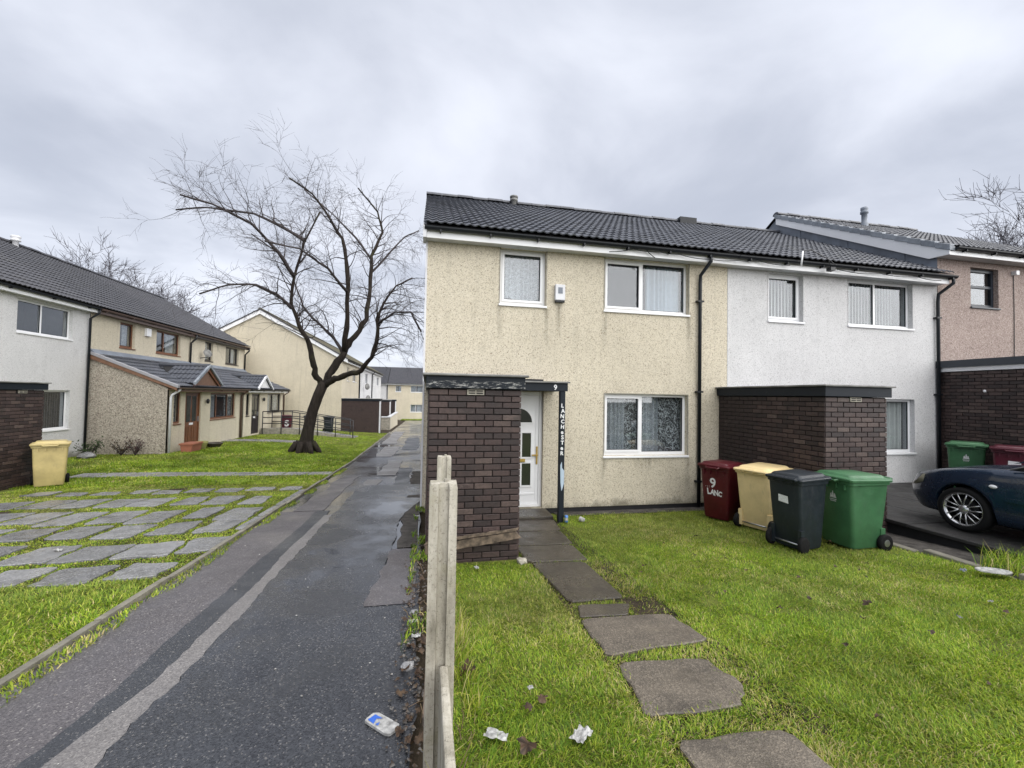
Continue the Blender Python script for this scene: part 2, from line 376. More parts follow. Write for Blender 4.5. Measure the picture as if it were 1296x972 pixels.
M['bin_red'] = plastic('maroon_bin_plastic', (.085, .006, .012)); M['bin_yellow'] = plastic('buff_bin_plastic', (.76, .60, .32), .2)
M['bin_black'] = plastic('charcoal_bin_plastic', (.013, .019, .026)); M['bin_green'] = plastic('green_bin_plastic', (.052, .155, .070))
M['bin_maroon'] = plastic('dark_maroon_bin_plastic', (.085, .010, .022)); M['bin_buff'] = plastic('weathered_buff_plastic', (.52, .42, .19), .3)
# ================================================================== GROUND
def sheet(x0, x1, y0, y1, nx, ny, off, fz=gz):
    mb = MB(); o = []
    for j in range(ny+1):
        for i in range(nx+1):
            x = x0+(x1-x0)*i/nx; y = y0+(y1-y0)*j/ny; mb.v.append((x, y, fz(x, y)+off))
    for j in range(ny):
        for i in range(nx):
            a = j*(nx+1)+i; mb.f.append((a, a+1, a+nx+2, a+nx+1))
    return mb
def ribbon(rows, off, fz=gz):          # rows: (y, xl, xr)
    mb = MB()
    for y, a, b in rows:
        for k in range(3): x = a+(b-a)*k/2; mb.v.append((x, y, fz(x, y)+off))
    for j in range(len(rows)-1):
        for k in range(2): a = j*3+k; mb.f.append((a, a+1, a+4, a+3))
    return mb
gx = [-600, -200, -80, -40, -25] + [-16+.5*i for i in range(70)] + [22, 30, 50, 100, 250, 600]
gy = [-60, -30, -15] + [-8+.5*i for i in range(150)] + [70, 80, 100, 150, 300, 800]
mb = MB()
for y in gy:
    for x in gx: mb.v.append((x, y, gz(max(-30, min(30, x)), y)-.05))
for j in range(len(gy)-1):
    for i in range(len(gx)-1):
        a = j*len(gx)+i; mb.f.append((a, a+1, a+len(gx)+1, a+len(gx)))
structure('ground', mb, M['soil'], True, 'damp dark soil and open ground under the estate')
structure('lawn', sheet(.12, 6.55, -2, 7.86, 26, 40, -.012), M['turf'], True, 'front garden lawn before the cream end house')
structure('lawn', sheet(-11.48, -2.5, -2, 31.4, 36, 90, -.012), M['turf'], True, 'open lawn left of the tarmac footpath')
structure('lawn', sheet(-3.2, 8, 57.5, 61.4, 8, 3, .02), M['turf'], True, 'far strip of lawn before the end terrace')

# footpath with its trench strips
def wob(y, s=1.0, a=.03): return a*noise.noise(Vector((y*s, 3.3, 1.7)))+.016*noise.noise(Vector((y*9, 7.3+s, 1.1)))+.010*noise.noise(Vector((y*23, 2.3+s, 4.1)))
rows = [(-3+.5*i, -2.46, -.04+wob(-3+.5*i, 1.3, .05)) for i in range(23)]
rows += [(8.5+.75*i, -2.46, -.06) for i in range(65)] + [(58, -3.4, -.06), (61, -4, .5)]
footpath = structure('footpath', ribbon(rows, .0), M['tarmac_far'], True, 'wet tarmac footpath running past the gable')
def strip(name, ys, fl, fr, off, mat, label=None):
    o = part(name, ribbon([(y, fl(y), fr(y)) for y in ys], off), M[mat], footpath, True)
    if label: o['label'] = label
    return o
Y8 = [-3+.06*i for i in range(184)]
strip('tarmac_strip', Y8, lambda y: -2.455, lambda y: -1.81+wob(y, .8, .06), .004, 'tarmac_old', 'old purple grey strip beside the kerb')
strip('tarmac_strip', Y8, lambda y: -1.82+wob(y, .8, .055)-max(0, 3.1-y)*.10, lambda y: -1.60+wob(y+9, .9, .05), .008, 'tarmac_new', 'charcoal trench strip')
strip('tarmac_strip', [-3+.06*i for i in range(178)], lambda y: -1.625+wob(y+9, .9, .05)-max(0, 3.1-y)*.16, lambda y: -1.485+wob(y+4, 1.5, .05)+wob(y*3, 2, .02)-max(0, 2.9-y)*.03, .012, 'tarmac_pale', 'pale worn strip along the trench')
strip('tarmac_strip', [-3+.06*i for i in range(228)], lambda y: -1.48+wob(y+4, 1.5, .05)+wob(y*3, 2, .02)-max(0, 2.9-y)*.03, lambda y: -.03+wob(y, 2, .06)-.35*smooth(3.9, 4.1, y)*smooth(9, 7, y), .016, 'tarmac_wet', 'smooth wet black surface')
strip('tarmac_patch', [3.93+.05*i for i in range(33)], lambda y: -.50+(y-3.93)*.075+wob(y, 4, .05), lambda y: -.06, .020, 'tarmac_old', 'rough brown patch beside the gable')
strip('tarmac_patch', [5.6+.3*i for i in range(26)], lambda y: -.34+wob(y, 3, .12), lambda y: -.07, .012, 'gravel', 'gritty edge along the gable wall')
strip('tarmac_patch', [-2.8+.3*i for i in range(18)], lambda y: -1.9-.05*(2.4-y)*.2, lambda y: -1.22+wob(y, 1.5, .06), .020, 'tarmac_pale', 'pale worn patch where the trench widens')
for i, (y0, y1, xl, xr, m) in enumerate([(8.0, 11.6, -1.40, -1.08, 'tarmac_pale'), (12.3, 16.4, -1.30, -.80, 'tarmac_pale'), (8.0, 12.4, -2.2, -1.75, 'tarmac_old'), (17.4, 21.5, -1.9, -1.2, 'tarmac_pale'), (9.5, 14, -.75, -.35, 'tarmac_new'), (20, 27, -1.0, -.3, 'tarmac_new'), (23, 33, -2.2, -1.5, 'tarmac_pale')]):
    ys = [y0+(y1-y0)*k/40 for k in range(41)]
    strip('tarmac_patch', ys, lambda y, a=xl, s=i: a+wob(y+s*5, .9, .12), lambda y, b=xr, s=i: b+wob(y+s*5, .8, .12), .006+.004*(i % 2), m)
# kerb: row of concrete edging stones
kerb_me = bpy.data.meshes.new('kerb')
kt = structure('kerb', MB().box((-2.53, -2.9, -.6), (-2.47, -2.8, -.5)), M['kerb'], False, 'thin concrete edging between lawn and footpath')
km = MB().box((-.03, 0, -.12), (.03, .905, .0)).mesh('edging_stone'); km.materials.append(M['kerb'])
for i in range(38):
    y = -2.4+.915*i
    o = link('edging_stone', km, None, kt); dz = gz(-2.5, y+.9)-gz(-2.5, y)
    o.location = (-2.50+random.uniform(-.012, .012), y, gz(-2.5, y)+.045+random.uniform(-.008, .010)); o.rotation_euler = (math.atan2(dz, .9), random.uniform(-.06, .06), random.uniform(-.012, .012))

SLABS = []
def slab_obj(pts, top, mat, parent, thick=.05, r=.02):
    """irregular paving slab from 4 plan corners"""
    SLABS.append([tuple(p) for p in pts])
    P = []
    cx = sum(p[0] for p in pts)/len(pts); cy = sum(p[1] for p in pts)/len(pts)
    n = len(pts)
    for i in range(n):
        a = Vector(pts[i]); b = Vector(pts[(i+1) % n]); 
        P.append(a+(b-a)*.06); 
        for t in (.28, .5, .72):
            q = a+(b-a)*t; P.append(q+Vector((random.uniform(-r, r), random.uniform(-r, r)))*.6)
        P.append(a+(b-a)*.94)
    tp = [(p.x, p.y, top(p.x, p.y)) for p in P]; inn = [((p.x-cx)*.965+cx, (p.y-cy)*.965+cy, top(p.x, p.y)+.006) for p in P]
    bt = [(p.x, p.y, top(p.x, p.y)-thick) for p in P]; m = len(P)
    mb = MB(); mb.v = bt+tp+inn
    for i in range(m):
        j = (i+1) % m; mb.f += [(i, j, m+j, m+i), (m+i, m+j, 2*m+j, 2*m+i)]
    mb.f.append(tuple(range(2*m, 3*m)))
    return part('paving_slab', mb, M[mat], parent)
# garden path slabs (measured plan corners)
gpath = structure('garden_path', sheet(1.32, 2.3, 2.0, 7.5, 4, 20, -.008), M['soil'], False, 'slab path leading to the front door')
def gtop(x, y): return gz(x, y)+.012
for pts, m in [([(1.30, 1.25), (2.02, 1.22), (2.0, 2.05), (1.34, 2.09)], 'slab'), ([(1.28, 2.29), (1.90, 2.27), (2.06, 2.45), (2.02, 2.77), (1.38, 2.84)], 'slab'),
               ([(1.33, 2.93), (2.22, 3.0), (2.17, 3.48), (1.35, 3.53)], 'slab'), ([(1.36, 3.56), (1.80, 3.53), (1.92, 3.74), (1.43, 3.80)], 'slab_wet'),
               ([(1.37, 3.87), (1.94, 3.88), (1.95, 5.0), (1.30, 5.06)], 'slab_wet'), ([(1.26, 5.08), (2.02, 5.03), (2.05, 5.72), (1.26, 5.76)], 'slab_wet'),
               ([(1.26, 5.79), (2.08, 5.75), (2.13, 6.50), (1.26, 6.52)], 'slab_wet'), ([(1.26, 6.55), (2.16, 6.53), (2.26, 7.28), (1.26, 7.30)], 'slab_wet')]:
    slab_obj(pts, gtop, m, gpath, r=.03 if m == 'slab' else .008)
step = part('doorstep', MB().box((1.22, 7.34, -.62), (2.28, 7.88, -.44)), M['slab_wet'], gpath); bevel(step, .015)
# paved parking bay on the left
bay = structure('paved_bay', sheet(-8.6, -2.56, 4.75, 11.3, 20, 24, -.006), M['soil'], False, 'old parking bay of mossy grey slabs')
def btop(x, y): return gz(x, y)+.012+.010*noise.noise(Vector((x*1.7, y*1.7, 0)))
rowsY = [(4.93, 5.42), (5.76, 6.40), (6.72, 7.40), (7.62, 8.46), (8.85, 9.62), (10.2, 10.62)]
for ri, (ya, yb) in enumerate(rowsY):
    n = [5, 6, 8, 9, 10, 9][ri]
    for c in range(n):
        xr = -2.62-c*.585-[.02, -.2, .12, .2, .35, .1][ri]
        if (ri, c) in {(1, 1), (2, 5), (5, 1), (5, 4), (4, 6)} and False: continue
        xl = xr-random.uniform(.38, .52)
        j = lambda: random.uniform(-.055, .055)
        yo = random.uniform(-.09, .09)
        slab_obj([(xl+j(), ya+yo+j()), (xr+j(), ya+yo+j()+.03), (xr+j()-.03, yb+yo+j()+.03), (xl+j()-.03, yb+yo+j())], btop, 'slab_grey', bay, r=.045)
for y in (6.9, 7.75, 8.6, 9.45):
    slab_obj([(-2.68, y), (-2.55, y), (-2.55, y+.78), (-2.68, y+.78)], btop, 'slab_grey', bay, r=.008)
cross = structure('cross_path', sheet(-9.0, -2.56, 12.62, 13.35, 16, 4, -.004), M['soil'], False, 'narrow slab path crossing the left lawn')
for c in range(10):
    x = -2.6-c*.62; slab_obj([(x-.6, 12.68), (x, 12.68), (x, 13.28), (x-.6, 13.28)], lambda a, b: gz(a, b)+.012, 'slab_grey', cross, r=.012)
for c in range(7):
    x = -5.2-c*.62; slab_obj([(x-.6, 21.6), (x, 21.6), (x, 22.5), (x-.6, 22.5)], lambda a, b: gz(a, b)+.014, 'slab_grey', cross, r=.012)
# driveway of the white house: raised slab
drive = structure('driveway', MB().box((7.22, -3, -.60), (11.93, 7.86, -.190)), M['black_mat'], False, 'raised dark driveway beside the white house')
for i in range(12):
    for k in range(5):
        y = -2.95+.9*i; x = 7.16+.955*k
        o = part('paving_slab', MB().box((x, y, -.188), (x+.945, y+.89, -.135+random.uniform(-.004, .004))), M['slab_drive'], drive); bevel(o, .008, 1)
side = structure('side_strip', sheet(6.52, 7.24, -2, 5.5, 3, 16, .006), M['gravel'], False, 'gritty strip between lawn and driveway')
for i in range(8):
    y = -2+.93*i; o = part('edging_stone', MB().box((6.50, y, gz(6.5, y)-.1), (6.62, y+.915, gz(6.5, y+.45)+.03)), M['kerb'], side); bevel(o, .01, 1)
plinthbed = structure('border', sheet(2.45, 6.05, 7.55, 7.9, 12, 3, .004), M['gravel'], False, 'strip of grit under the front wall')

# ================================================================== ROOF TILES
def tile_verts(w=.30, L=.40, waves=2, amp=.026, th=.022, per=5):
    n = waves*per; V = []; F = []
    for i in range(n+1):
        x = w*i/n; c = (.5-.5*math.cos(2*math.pi*waves*i/n)); z = amp*c**1.4
        V += [(x, 0, z+.036), (x, L, z+.004), (x, 0, z+.036-th)]
    for i in range(n):
        a = 3*i; b = a+3; F += [(a, b, b+1, a+1), (a+2, b+2, b, a)]
    return V, F
TV, TF = tile_verts()
TILE = {}
def tile_mesh(mk):
    if mk not in TILE:
        m = MB(); m.v = list(TV); m.f = list(TF); me = m.mesh('roof_tile', False); me.materials.append(M[mk]); TILE[mk] = me
    return TILE[mk]
def tile_roof(parent, origin, e, s, cols, rows_, mk, n_obj_rows, gauge=.343, w=.30, jitter=.004, skip=None):
    """origin = eave corner; e along eave, s up slope (unit vectors)"""
    o0 = Vector(origin); e = Vector(e).normalized(); s = Vector(s).normalized(); nrm = e.cross(s)
    if nrm.z < 0: nrm = -nrm
    Rm = Matrix((e, s, nrm)).transposed().to_4x4()
    big = MB()
    for r in range(rows_):
        for c in range(cols):
            if skip and skip(r, c): continue
            p = o0+e*(c*w)+s*(r*gauge)+nrm*random.uniform(0, jitter)
            mt = Matrix.Translation(p) @ Rm @ Matrix.Rotation(random.uniform(-.008, .008), 4, 'Z')
            if r < n_obj_rows:
                t = link('roof_tile', tile_mesh(mk), None, parent); t.matrix_basis = mt
            else:
                big.add([mt @ Vector(v) for v in TV], TF)
    if big.v:
        b = link('roof_tile_courses', None if False else raw(big), M[mk], parent); b['kind'] = 'stuff'
def raw(mb, sm=False, name='mesh'):
    me = bpy.data.meshes.new(name); me.from_pydata(mb.v, [], mb.f); me.update()
    if sm: me.polygons.foreach_set('use_smooth', [True]*len(me.polygons))
    return me
def ridge_tiles(parent, a, b, mk, n=None, r=.13):
    a = Vector(a); b = Vector(b); L = (b-a).length; n = n or max(1, round(L/.45)); d = (b-a)/n
    m = MB(); k = 8; l = d.length-.008
    for yy in (0, l):
        for i in range(k+1):
            t = math.pi*i/k; m.v.append((r*math.cos(t), yy, r*.8*math.sin(t)-.02))
    for i in range(k): m.f.append((i, i+1, k+2+i, k+1+i))
    m.f.append(tuple(range(k+1))); m.f.append(tuple(range(k+1, 2*k+2)))
    me = m.mesh('ridge_tile', False); me.materials.append(M[mk]); q = Vector((0, 1, 0)).rotation_difference(d).to_matrix().to_4x4()
    for i in range(n):
        o = link('ridge_tile', me, None, parent); o.matrix_basis = Matrix.Translation(a+d*i+Vector((0, 0, random.uniform(-.008, .012)))) @ q

# ================================================================== BRICKWORK
BR = {}
def brick_me(w, d=.03, h=.066):
    key = (round(w, 3), d, h)
    if key not in BR:
        c = .004
        m = MB(); x0, x1, z0, z1 = 0, w, 0, h
        m.v = [(x0, -d, z0), (x1, -d, z0), (x1, -d, z1), (x0, -d, z1), (x0, -c, z0), (x1, -c, z0), (x1, -c, z1), (x0, -c, z1), (x0+c, 0, z0+c), (x1-c, 0, z0+c), (x1-c, 0, z1-c), (x0+c, 0, z1-c)]
        m.f = [(0, 1, 5, 4), (1, 2, 6, 5), (2, 3, 7, 6), (3, 0, 4, 7), (4, 5, 9, 8), (5, 6, 10, 9), (6, 7, 11, 10), (7, 4, 8, 11), (8, 9, 10, 11)]
        me = m.mesh('brick'); me.materials.append(M['brick']); BR[key] = me
    return BR[key]
def brickwork(parent, kind, plane, u0, u1, z0, z1, pu=.2276, pz=.0775, single=lambda u, z: True, skip=None):
    """stretcher bond on a vertical face; mesh local (x along, y out, z up)"""
    if kind == 'S': Rm = Matrix(((1, 0, 0), (0, -1, 0), (0, 0, 1)))
    elif kind == 'E': Rm = Matrix(((0, 1, 0), (1, 0, 0), (0, 0, 1)))
    else: Rm = Matrix(((0, -1, 0), (1, 0, 0), (0, 0, 1)))
    Rm = Rm.to_4x4(); T = facing(kind, plane); big = MB()
    nr = int((z1-z0)/pz+.01)
    for r in range(nr):
        z = z1-(r+1)*pz; u = u0-(pu/2 if r % 2 else 0)
        while u < u1-.02:
            a, b = max(u, u0), min(u+pu, u1)
            if b-a > .03 and not (skip and skip((a+b)/2, z)):
                w = round(b-a-.011, 3); out_ = random.uniform(.004, .009)
                mt = Matrix.Translation(T(a+.0055, out_, z)) @ Rm @ Matrix.Rotation(random.uniform(-.006, .006), 4, 'Y')
                me = brick_me(w)
                if single((a+b)/2, z):
                    o = link('brick', me, None, parent); o.matrix_basis = mt
                else:
                    big.add([mt @ v.co for v in me.vertices], [tuple(p.vertices) for p in me.polygons])
            u += pu
    if big.v:
        b = link('brick_courses', raw(big), M['brick'], parent); b['kind'] = 'stuff'

# ================================================================== HOUSES
def wall_with_openings(T, u0, u1, z0, z1, ops, depth=.13, top=None):
    us = sorted({u0, u1, *[o[0] for o in ops], *[o[1] for o in ops]}); zs = sorted({z0, z1, *[o[2] for o in ops], *[o[3] for o in ops]})
    m = MB()
    for a, b in zip(us, us[1:]):
        for c, d in zip(zs, zs[1:]):
            uc, zc = (a+b)/2, (c+d)/2
            if any(o[0] < uc < o[1] and o[2] < zc < o[3] for o in ops): continue
            m.poly([T(a, 0, c), T(b, 0, c), T(b, 0, d), T(a, 0, d)])
    for a, b, c, d in [o[:4] for o in ops]:
        m.poly([T(a, 0, c), T(a, -depth*2, c), T(a, -depth*2, d), T(a, 0, d)]); m.poly([T(b, 0, c), T(b, -depth*2, c), T(b, -depth*2, d), T(b, 0, d)])
        m.poly([T(a, 0, d), T(b, 0, d), T(b, -depth*2, d), T(a, -depth*2, d)]); m.poly([T(a, 0, c), T(b, 0, c), T(b, -depth*2, c), T(a, -depth*2, c)])
    return m
def window(parent, T, u0, u1, z0, z1, frame='pvc', lights=(1.0,), openers=(), depth=.10, sill=True, curtain=None, transom=None, fw=.055, sillmat=None, name='window'):
    """lights: fractions of width per light; openers: which lights have a raised sash"""
    m = MB(); n0, n1 = -depth-.06, -depth
    m.box((u0, n0, z0), (u0+fw, n1, z1), T).box((u1-fw, n0, z0), (u1, n1, z1), T).box((u0+fw, n0, z1-fw), (u1-fw, n1, z1), T).box((u0+fw, n0, z0), (u1-fw, n1, z0+fw*1.15), T)
    edges = [u0+fw]; acc = 0
    iw = u1-u0-2*fw
    for l in lights: acc += l; edges.append(u0+fw+iw*acc/sum(lights))
    for e in edges[1:-1]: m.box((e-fw*.45, n0, z0+fw*1.15), (e+fw*.45, n1-.003, z1-fw), T)
    w = part(name, m, M[frame], parent)
    for i, (a, b) in enumerate(zip(edges, edges[1:])):
        a += 0 if i == 0 else fw*.45; b -= 0 if i == len(lights)-1 else fw*.45
        za, zb = z0+fw*1.15, z1-fw
        if i in openers:
            s = .042; q = MB(); q.box((a, n1-.02, za), (a+s, n1+.018, zb), T).box((b-s, n1-.02, za), (b, n1+.018, zb), T).box((a+s, n1-.02, zb-s), (b-s, n1+.018, zb), T).box((a+s, n1-.02, za), (b-s, n1+.018, za+s), T)
            part('sash', q, M[frame], w); a += s; b -= s; za += s; zb -= s
        zz = [za, zb]
        if transom:
            zt = za+(zb-za)*transom; part('transom', MB().box((a, n0, zt-.03), (b, n1-.004, zt+.03), T), M[frame], w); zz = [za, zt-.03, zt+.03, zb]
        for c, d in zip(zz[::2], zz[1::2]):
            part('pane', MB().box((a-.004, n1-.040, c-.004), (b+.004, n1-.034, d+.004), T), M['glass'], w)
        q = MB(); g = .010
        q.box((a, n1-.033, za), (a+g, n1-.012, zb), T).box((b-g, n1-.033, za), (b, n1-.012, zb), T).box((a+g, n1-.033, zb-g), (b-g, n1-.012, zb), T).box((a+g, n1-.033, za), (b-g, n1-.012, za+g), T)
        part('gasket', q, M['black_pvc'], w)
    if sill:
        s = part('sill', MB().box((u0-.02, n0, z0-.045), (u1+.02, .035, z0-.003), T), M[sillmat or frame], w); bevel(s, .008)
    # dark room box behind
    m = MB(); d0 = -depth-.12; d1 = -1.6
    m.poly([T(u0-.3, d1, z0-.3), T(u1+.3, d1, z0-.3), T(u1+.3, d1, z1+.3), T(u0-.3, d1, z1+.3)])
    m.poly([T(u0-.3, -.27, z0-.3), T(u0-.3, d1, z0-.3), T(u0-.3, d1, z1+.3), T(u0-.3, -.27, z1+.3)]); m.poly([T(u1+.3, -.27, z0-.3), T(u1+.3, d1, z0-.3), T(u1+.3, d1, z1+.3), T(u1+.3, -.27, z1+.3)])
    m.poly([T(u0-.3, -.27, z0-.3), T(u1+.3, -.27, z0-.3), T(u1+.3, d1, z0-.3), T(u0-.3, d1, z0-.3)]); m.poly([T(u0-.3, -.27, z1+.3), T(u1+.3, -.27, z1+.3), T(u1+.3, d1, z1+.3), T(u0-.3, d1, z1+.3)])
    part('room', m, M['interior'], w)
    if curtain:
        for kind, a, b, c, d, mat in curtain:
            cb = MB(); uu0, uu1 = u0+(u1-u0)*a, u0+(u1-u0)*b; zz0, zz1 = z0+(z1-z0)*c, z0+(z1-z0)*d
            if kind == 'slats':
                n = max(3, int((uu1-uu0)/.085))
                for i in range(n):
                    x = uu0+(uu1-uu0)*(i+.5)/n; h = (uu1-uu0)/n*.5
                    cb.poly([T(x-h, -depth-.12, zz0), T(x+h*.95, -depth-.175, zz0), T(x+h*.95, -depth-.175, zz1), T(x-h, -depth-.12, zz1)])
            else:
                n = max(16, int((uu1-uu0)/.018)); amp = .02 if kind == 'net' else .045
                for i in range(n+1):
                    x = uu0+(uu1-uu0)*i/n; ph = 60*x+1.5*math.sin(13*x); off = -depth-.15+amp*math.sin(ph)*(.6+.4*math.sin(7*x))
                    low = zz0
                    if kind == 'scallop': low = zz0+.16*abs(math.sin((x-uu0)/(uu1-uu0)*math.pi*1.5+.4))*(z1-z0)
                    cb.v += [T(x, off, low), T(x+.01*math.sin(ph*.5), off*.99, zz1)]
                for i in range(n): cb.f.append((2*i, 2*i+2, 2*i+3, 2*i+1))
            part('blind' if kind == 'slats' else 'curtain', cb, M[mat], w, kind != 'slats')
    return w
def downpipe(parent, pts, r=.036, mat='black_pvc', clips=(), T=None):
    p = part('downpipe', MB().tube(pts, r, 10), M[mat], parent, True)
    for c in clips: part('pipe_clip', MB().box((c[0]-.07, c[1]-.045, c[2]-.018), (c[0]+.07, c[1]+.05, c[2]+.018)), M[mat], p)
    return p
def gutter(parent, T, u0, u1, n, z, mat='black_pvc', r=.058, step=.9):
    m = MB(); k = 8
    for u in (u0, u1):
        for rr in (r, r-.006):
            for i in range(k+1):
                t = math.pi+math.pi*i/k; m.v.append(T(u, n+rr*math.cos(t), z+rr*math.sin(t)*1.05))
    for i in range(k):
        m.f += [(i, i+1, 2*(k+1)+i+1, 2*(k+1)+i), (k+1+i, k+2+i, 3*(k+1)+i+1, 3*(k+1)+i)]
    for b in (0, 2*(k+1)): m.f.append(tuple(range(b, b+k+1)))
    m.f += [(0, k+1, 3*(k+1), 2*(k+1)), (k, 2*k+1, 4*k+3, 3*k+2)]
    g = part('gutter', m, M[mat], parent, False)
    x = u0+.28
    while x < u1-.1:
        part('gutter_bracket', MB().box((x-.012, -.0+n-r-.012, z-r-.03), (x+.012, n+.035, z-r+.02), T), M[mat], g); x += step
    return g
SL = .558; CS = 1/math.hypot(1, SL)
def brick_store(parent, kind, plane_wall, proj, u0, u1, zb, zt, fasc='blue_black', vent=True, singles=None, sides=True, faces=None):
    """flat-roofed brick store projecting from a facade"""
    Tw = facing(kind, plane_wall)
    core = MB().box((u0+.012, 0, zb), (u1-.012, proj-.012, zt), Tw)
    st = part('brick_store', core, M['mortar'], parent)
    f0 = {'S': plane_wall-proj, 'E': plane_wall+proj}[kind]
    for (fk, pl, a, b, single, skip) in faces: brickwork(st, fk, pl, a, b, zb, zt, single=single, skip=skip)
    m = MB().box((u0-.045, .0, zt+.004), (u1+.045, proj+.05, zt+.155), Tw); bevel(part('fascia_board', m, M[fasc], st), .006, 1)
    m = MB().box((u0-.085, .0, zt+.157), (u1+.085, proj+.09, zt+.187), Tw); bevel(part('roof_sheet', m, M['felt'], st), .008, 1)
    if vent:
        vu = vent; vm = MB().box((vu, proj+.001, zt-.073), (vu+.215, proj+.016, zt-.005), Tw); v = part('air_vent', vm, M['concrete'], st)
        sm = MB()
        for i in range(2):
            for k in range(2): sm.box((vu+.02+.098*i, proj+.0165, zt-.058+.028*k), (vu+.1+.098*i, proj+.0195, zt-.044+.028*k), Tw)
        part('slot', sm, M['black_mat'], v)
    return st
def text_mesh(s, size, ext=.002, bold=0.0):
    c = bpy.data.curves.new('txt', 'FONT'); c.body = s; c.size = size; c.extrude = ext; c.offset = bold; c.align_x = 'CENTER'; c.align_y = 'CENTER'; c.resolution_u = 3
    o = bpy.data.objects.new('txt', c); COL.objects.link(o); bpy.context.view_layer.update()
    me = bpy.data.meshes.new_from_object(o); COL.objects.unlink(o); bpy.data.objects.remove(o); me.name = 'lettering'; return me

# ---------------------------------------------------------------- cream end house
YF = 7.9; TS = facing('S', YF)
EV = 7.56; ZE = 4.70; YR = 12.62; ZR = ZE+(YR-EV)*SL
def terrace_body(parent, x0, x1, zb, mat, ops, zt=4.70, dz=0.0, left_gable=True, right_gable=True, back=17.3):
    m = wall_with_openings(TS, x0, x1, zb, zt+dz, ops)
    ze = ZE+dz-.06
    for gxx, on in ((x0, left_gable), (x1, right_gable)):
        if on: m.poly([(gxx, YF, zb), (gxx, back, zb), (gxx, back, ze+.1), (gxx, YR, ze+(YR-EV)*SL), (gxx, YF, ze+(YF-EV)*SL)])
    m.poly([(x0, back, zb), (x1, back, zb), (x1, back, ze+.1), (x0, back, ze+.1)])
    w = part('wall', m, M[mat], parent)
    return w
def roof_shell(parent, x0, x1, dz, mk, back=17.6):
    m = MB(); a = ZE+dz-.012
    m.poly([(x0, EV+.02, a), (x1, EV+.02, a), (x1, YR, a+(YR-EV)*SL), (x0, YR, a+(YR-EV)*SL)]); m.poly([(x0, YR, a+(YR-EV)*SL), (x1, YR, a+(YR-EV)*SL), (x1, back, a), (x0, back, a)])
    return part('roof', m, M[mk], parent)
h1 = thing('end_house', 'cream pebbledash end terrace house with brown brick store and white front door', 'house', (3.1, YF, -.5))
DOOR = (1.28, 2.222, -.43, 1.775)
W1 = (1.325, 2.235, 3.435, 4.51); W2 = (3.443, 5.318, 3.435, 4.50); W3 = (3.465, 5.310, .535, 1.772)
terrace_body(h1, -.05, 6.225, -.45, 'cream_dash', [W1, W2, W3, DOOR])
part('plinth', MB().box((-.04, YF+.02, -.95), (6.22, YF+.2, -.452)), M['black_mat'], h1)
part('corner_bead', MB().box((-.062, YF-.012, -.44), (-.03, YF+.02, 4.5)), M['pvc_old'], h1)
for (a, b, c, d) in (W1, W2, W3):       # pale bead round the openings
    m = MB().box((b-.004, -.01, c), (b+.014, .007, d), TS).box((a-.014, -.01, c), (a+.004, .007, d), TS).box((a, -.01, d-.004), (b, .007, d+.012), TS); part('opening_bead', m, M['concrete'], h1)
window(h1, TS, *W1, lights=(1,), openers=(0,), curtain=[('scallop', .0, 1, .0, 1, 'net')])
window(h1, TS, *W2, lights=(.455, .545), openers=(0,), curtain=[('drape', .55, .96, 0, .94, 'blue_curtain')])
window(h1, TS, *W3, lights=(.455, .545), openers=(0,), curtain=[('net', .0, 1, .0, 1, 'lace'), ('drape', .10, .30, 0, 1, 'net'), ('drape', .52, .70, 0, 1, 'net')])
# white door
dr = part('door', MB().box((DOOR[0]+.07, -.13, DOOR[2]+.06), (DOOR[1]-.07, -.085, DOOR[3]-.07), TS), M['pvc'], h1)
m = MB().box((DOOR[0], -.16, DOOR[2]), (DOOR[0]+.068, -.07, DOOR[3]), TS).box((DOOR[1]-.068, -.16, DOOR[2]), (DOOR[1], -.07, DOOR[3]), TS).box((DOOR[0]+.068, -.16, DOOR[3]-.068), (DOOR[1]-.068, -.07, DOOR[3]), TS).box((DOOR[0]+.068, -.16, DOOR[2]), (DOOR[1]-.068, -.06, DOOR[2]+.058), TS)
bevel(part('frame', m, M['pvc'], dr), .006, 1)
cxd = (DOOR[0]+DOOR[1])/2
for zz0, zz1 in ((.04, .58), (.72, 1.12)) if False else ((-.02, .40), (.52, .98)):
    for sx in (-1, 1):
        a, b = sorted((cxd+sx*.075, cxd+sx*.25))
        q = MB().box((a-.03, -.085, zz0-.03), (a, -.066, zz1+.03), TS).box((b, -.085, zz0-.03), (b+.03, -.066, zz1+.03), TS).box((a, -.085, zz1), (b, -.066, zz1+.03), TS).box((a, -.085, zz0-.03), (b, -.066, zz0), TS)
        part('panel_moulding', q, M['pvc'], dr); part('pane', MB().box((a, -.084, zz0), (b, -.080, zz1), TS), M['dark_glass'], dr)
for rr, dep, mm in ((.315, -.070, 'pvc'), (.265, -.064, 'dark_glass')):
    P = [TS(cxd+rr*math.cos(math.pi*i/14), -.085, 1.16+(.315-rr)*.5+rr*math.sin(math.pi*i/14)) for i in range(15)]; part('fanlight_frame' if mm == 'pvc' else 'pane', MB().prism(P, (0, -(.085+dep), 0)), M[mm], dr)
q = MB()
for sx in (-.36, .345): q.box((cxd+sx, -.085, -.3), (cxd+sx+.015, -.078, 1.62), TS)
q.box((cxd-.34, -.085, 1.60), (cxd+.34, -.078, 1.62), TS).box((cxd-.34, -.085, -.20), (cxd+.34, -.074, -.17), TS); part('panel_moulding', q, M['pvc'], dr)
part('letterbox', MB().box((cxd-.14, -.085, .415), (cxd+.14, -.066, .485), TS), M['gold'], dr)
part('handle', MB().box((cxd+.355, -.085, .38), (cxd+.385, -.06, .72), TS).box((cxd+.27, -.06, .545), (cxd+.385, -.03, .57), TS), M['gold'], dr)
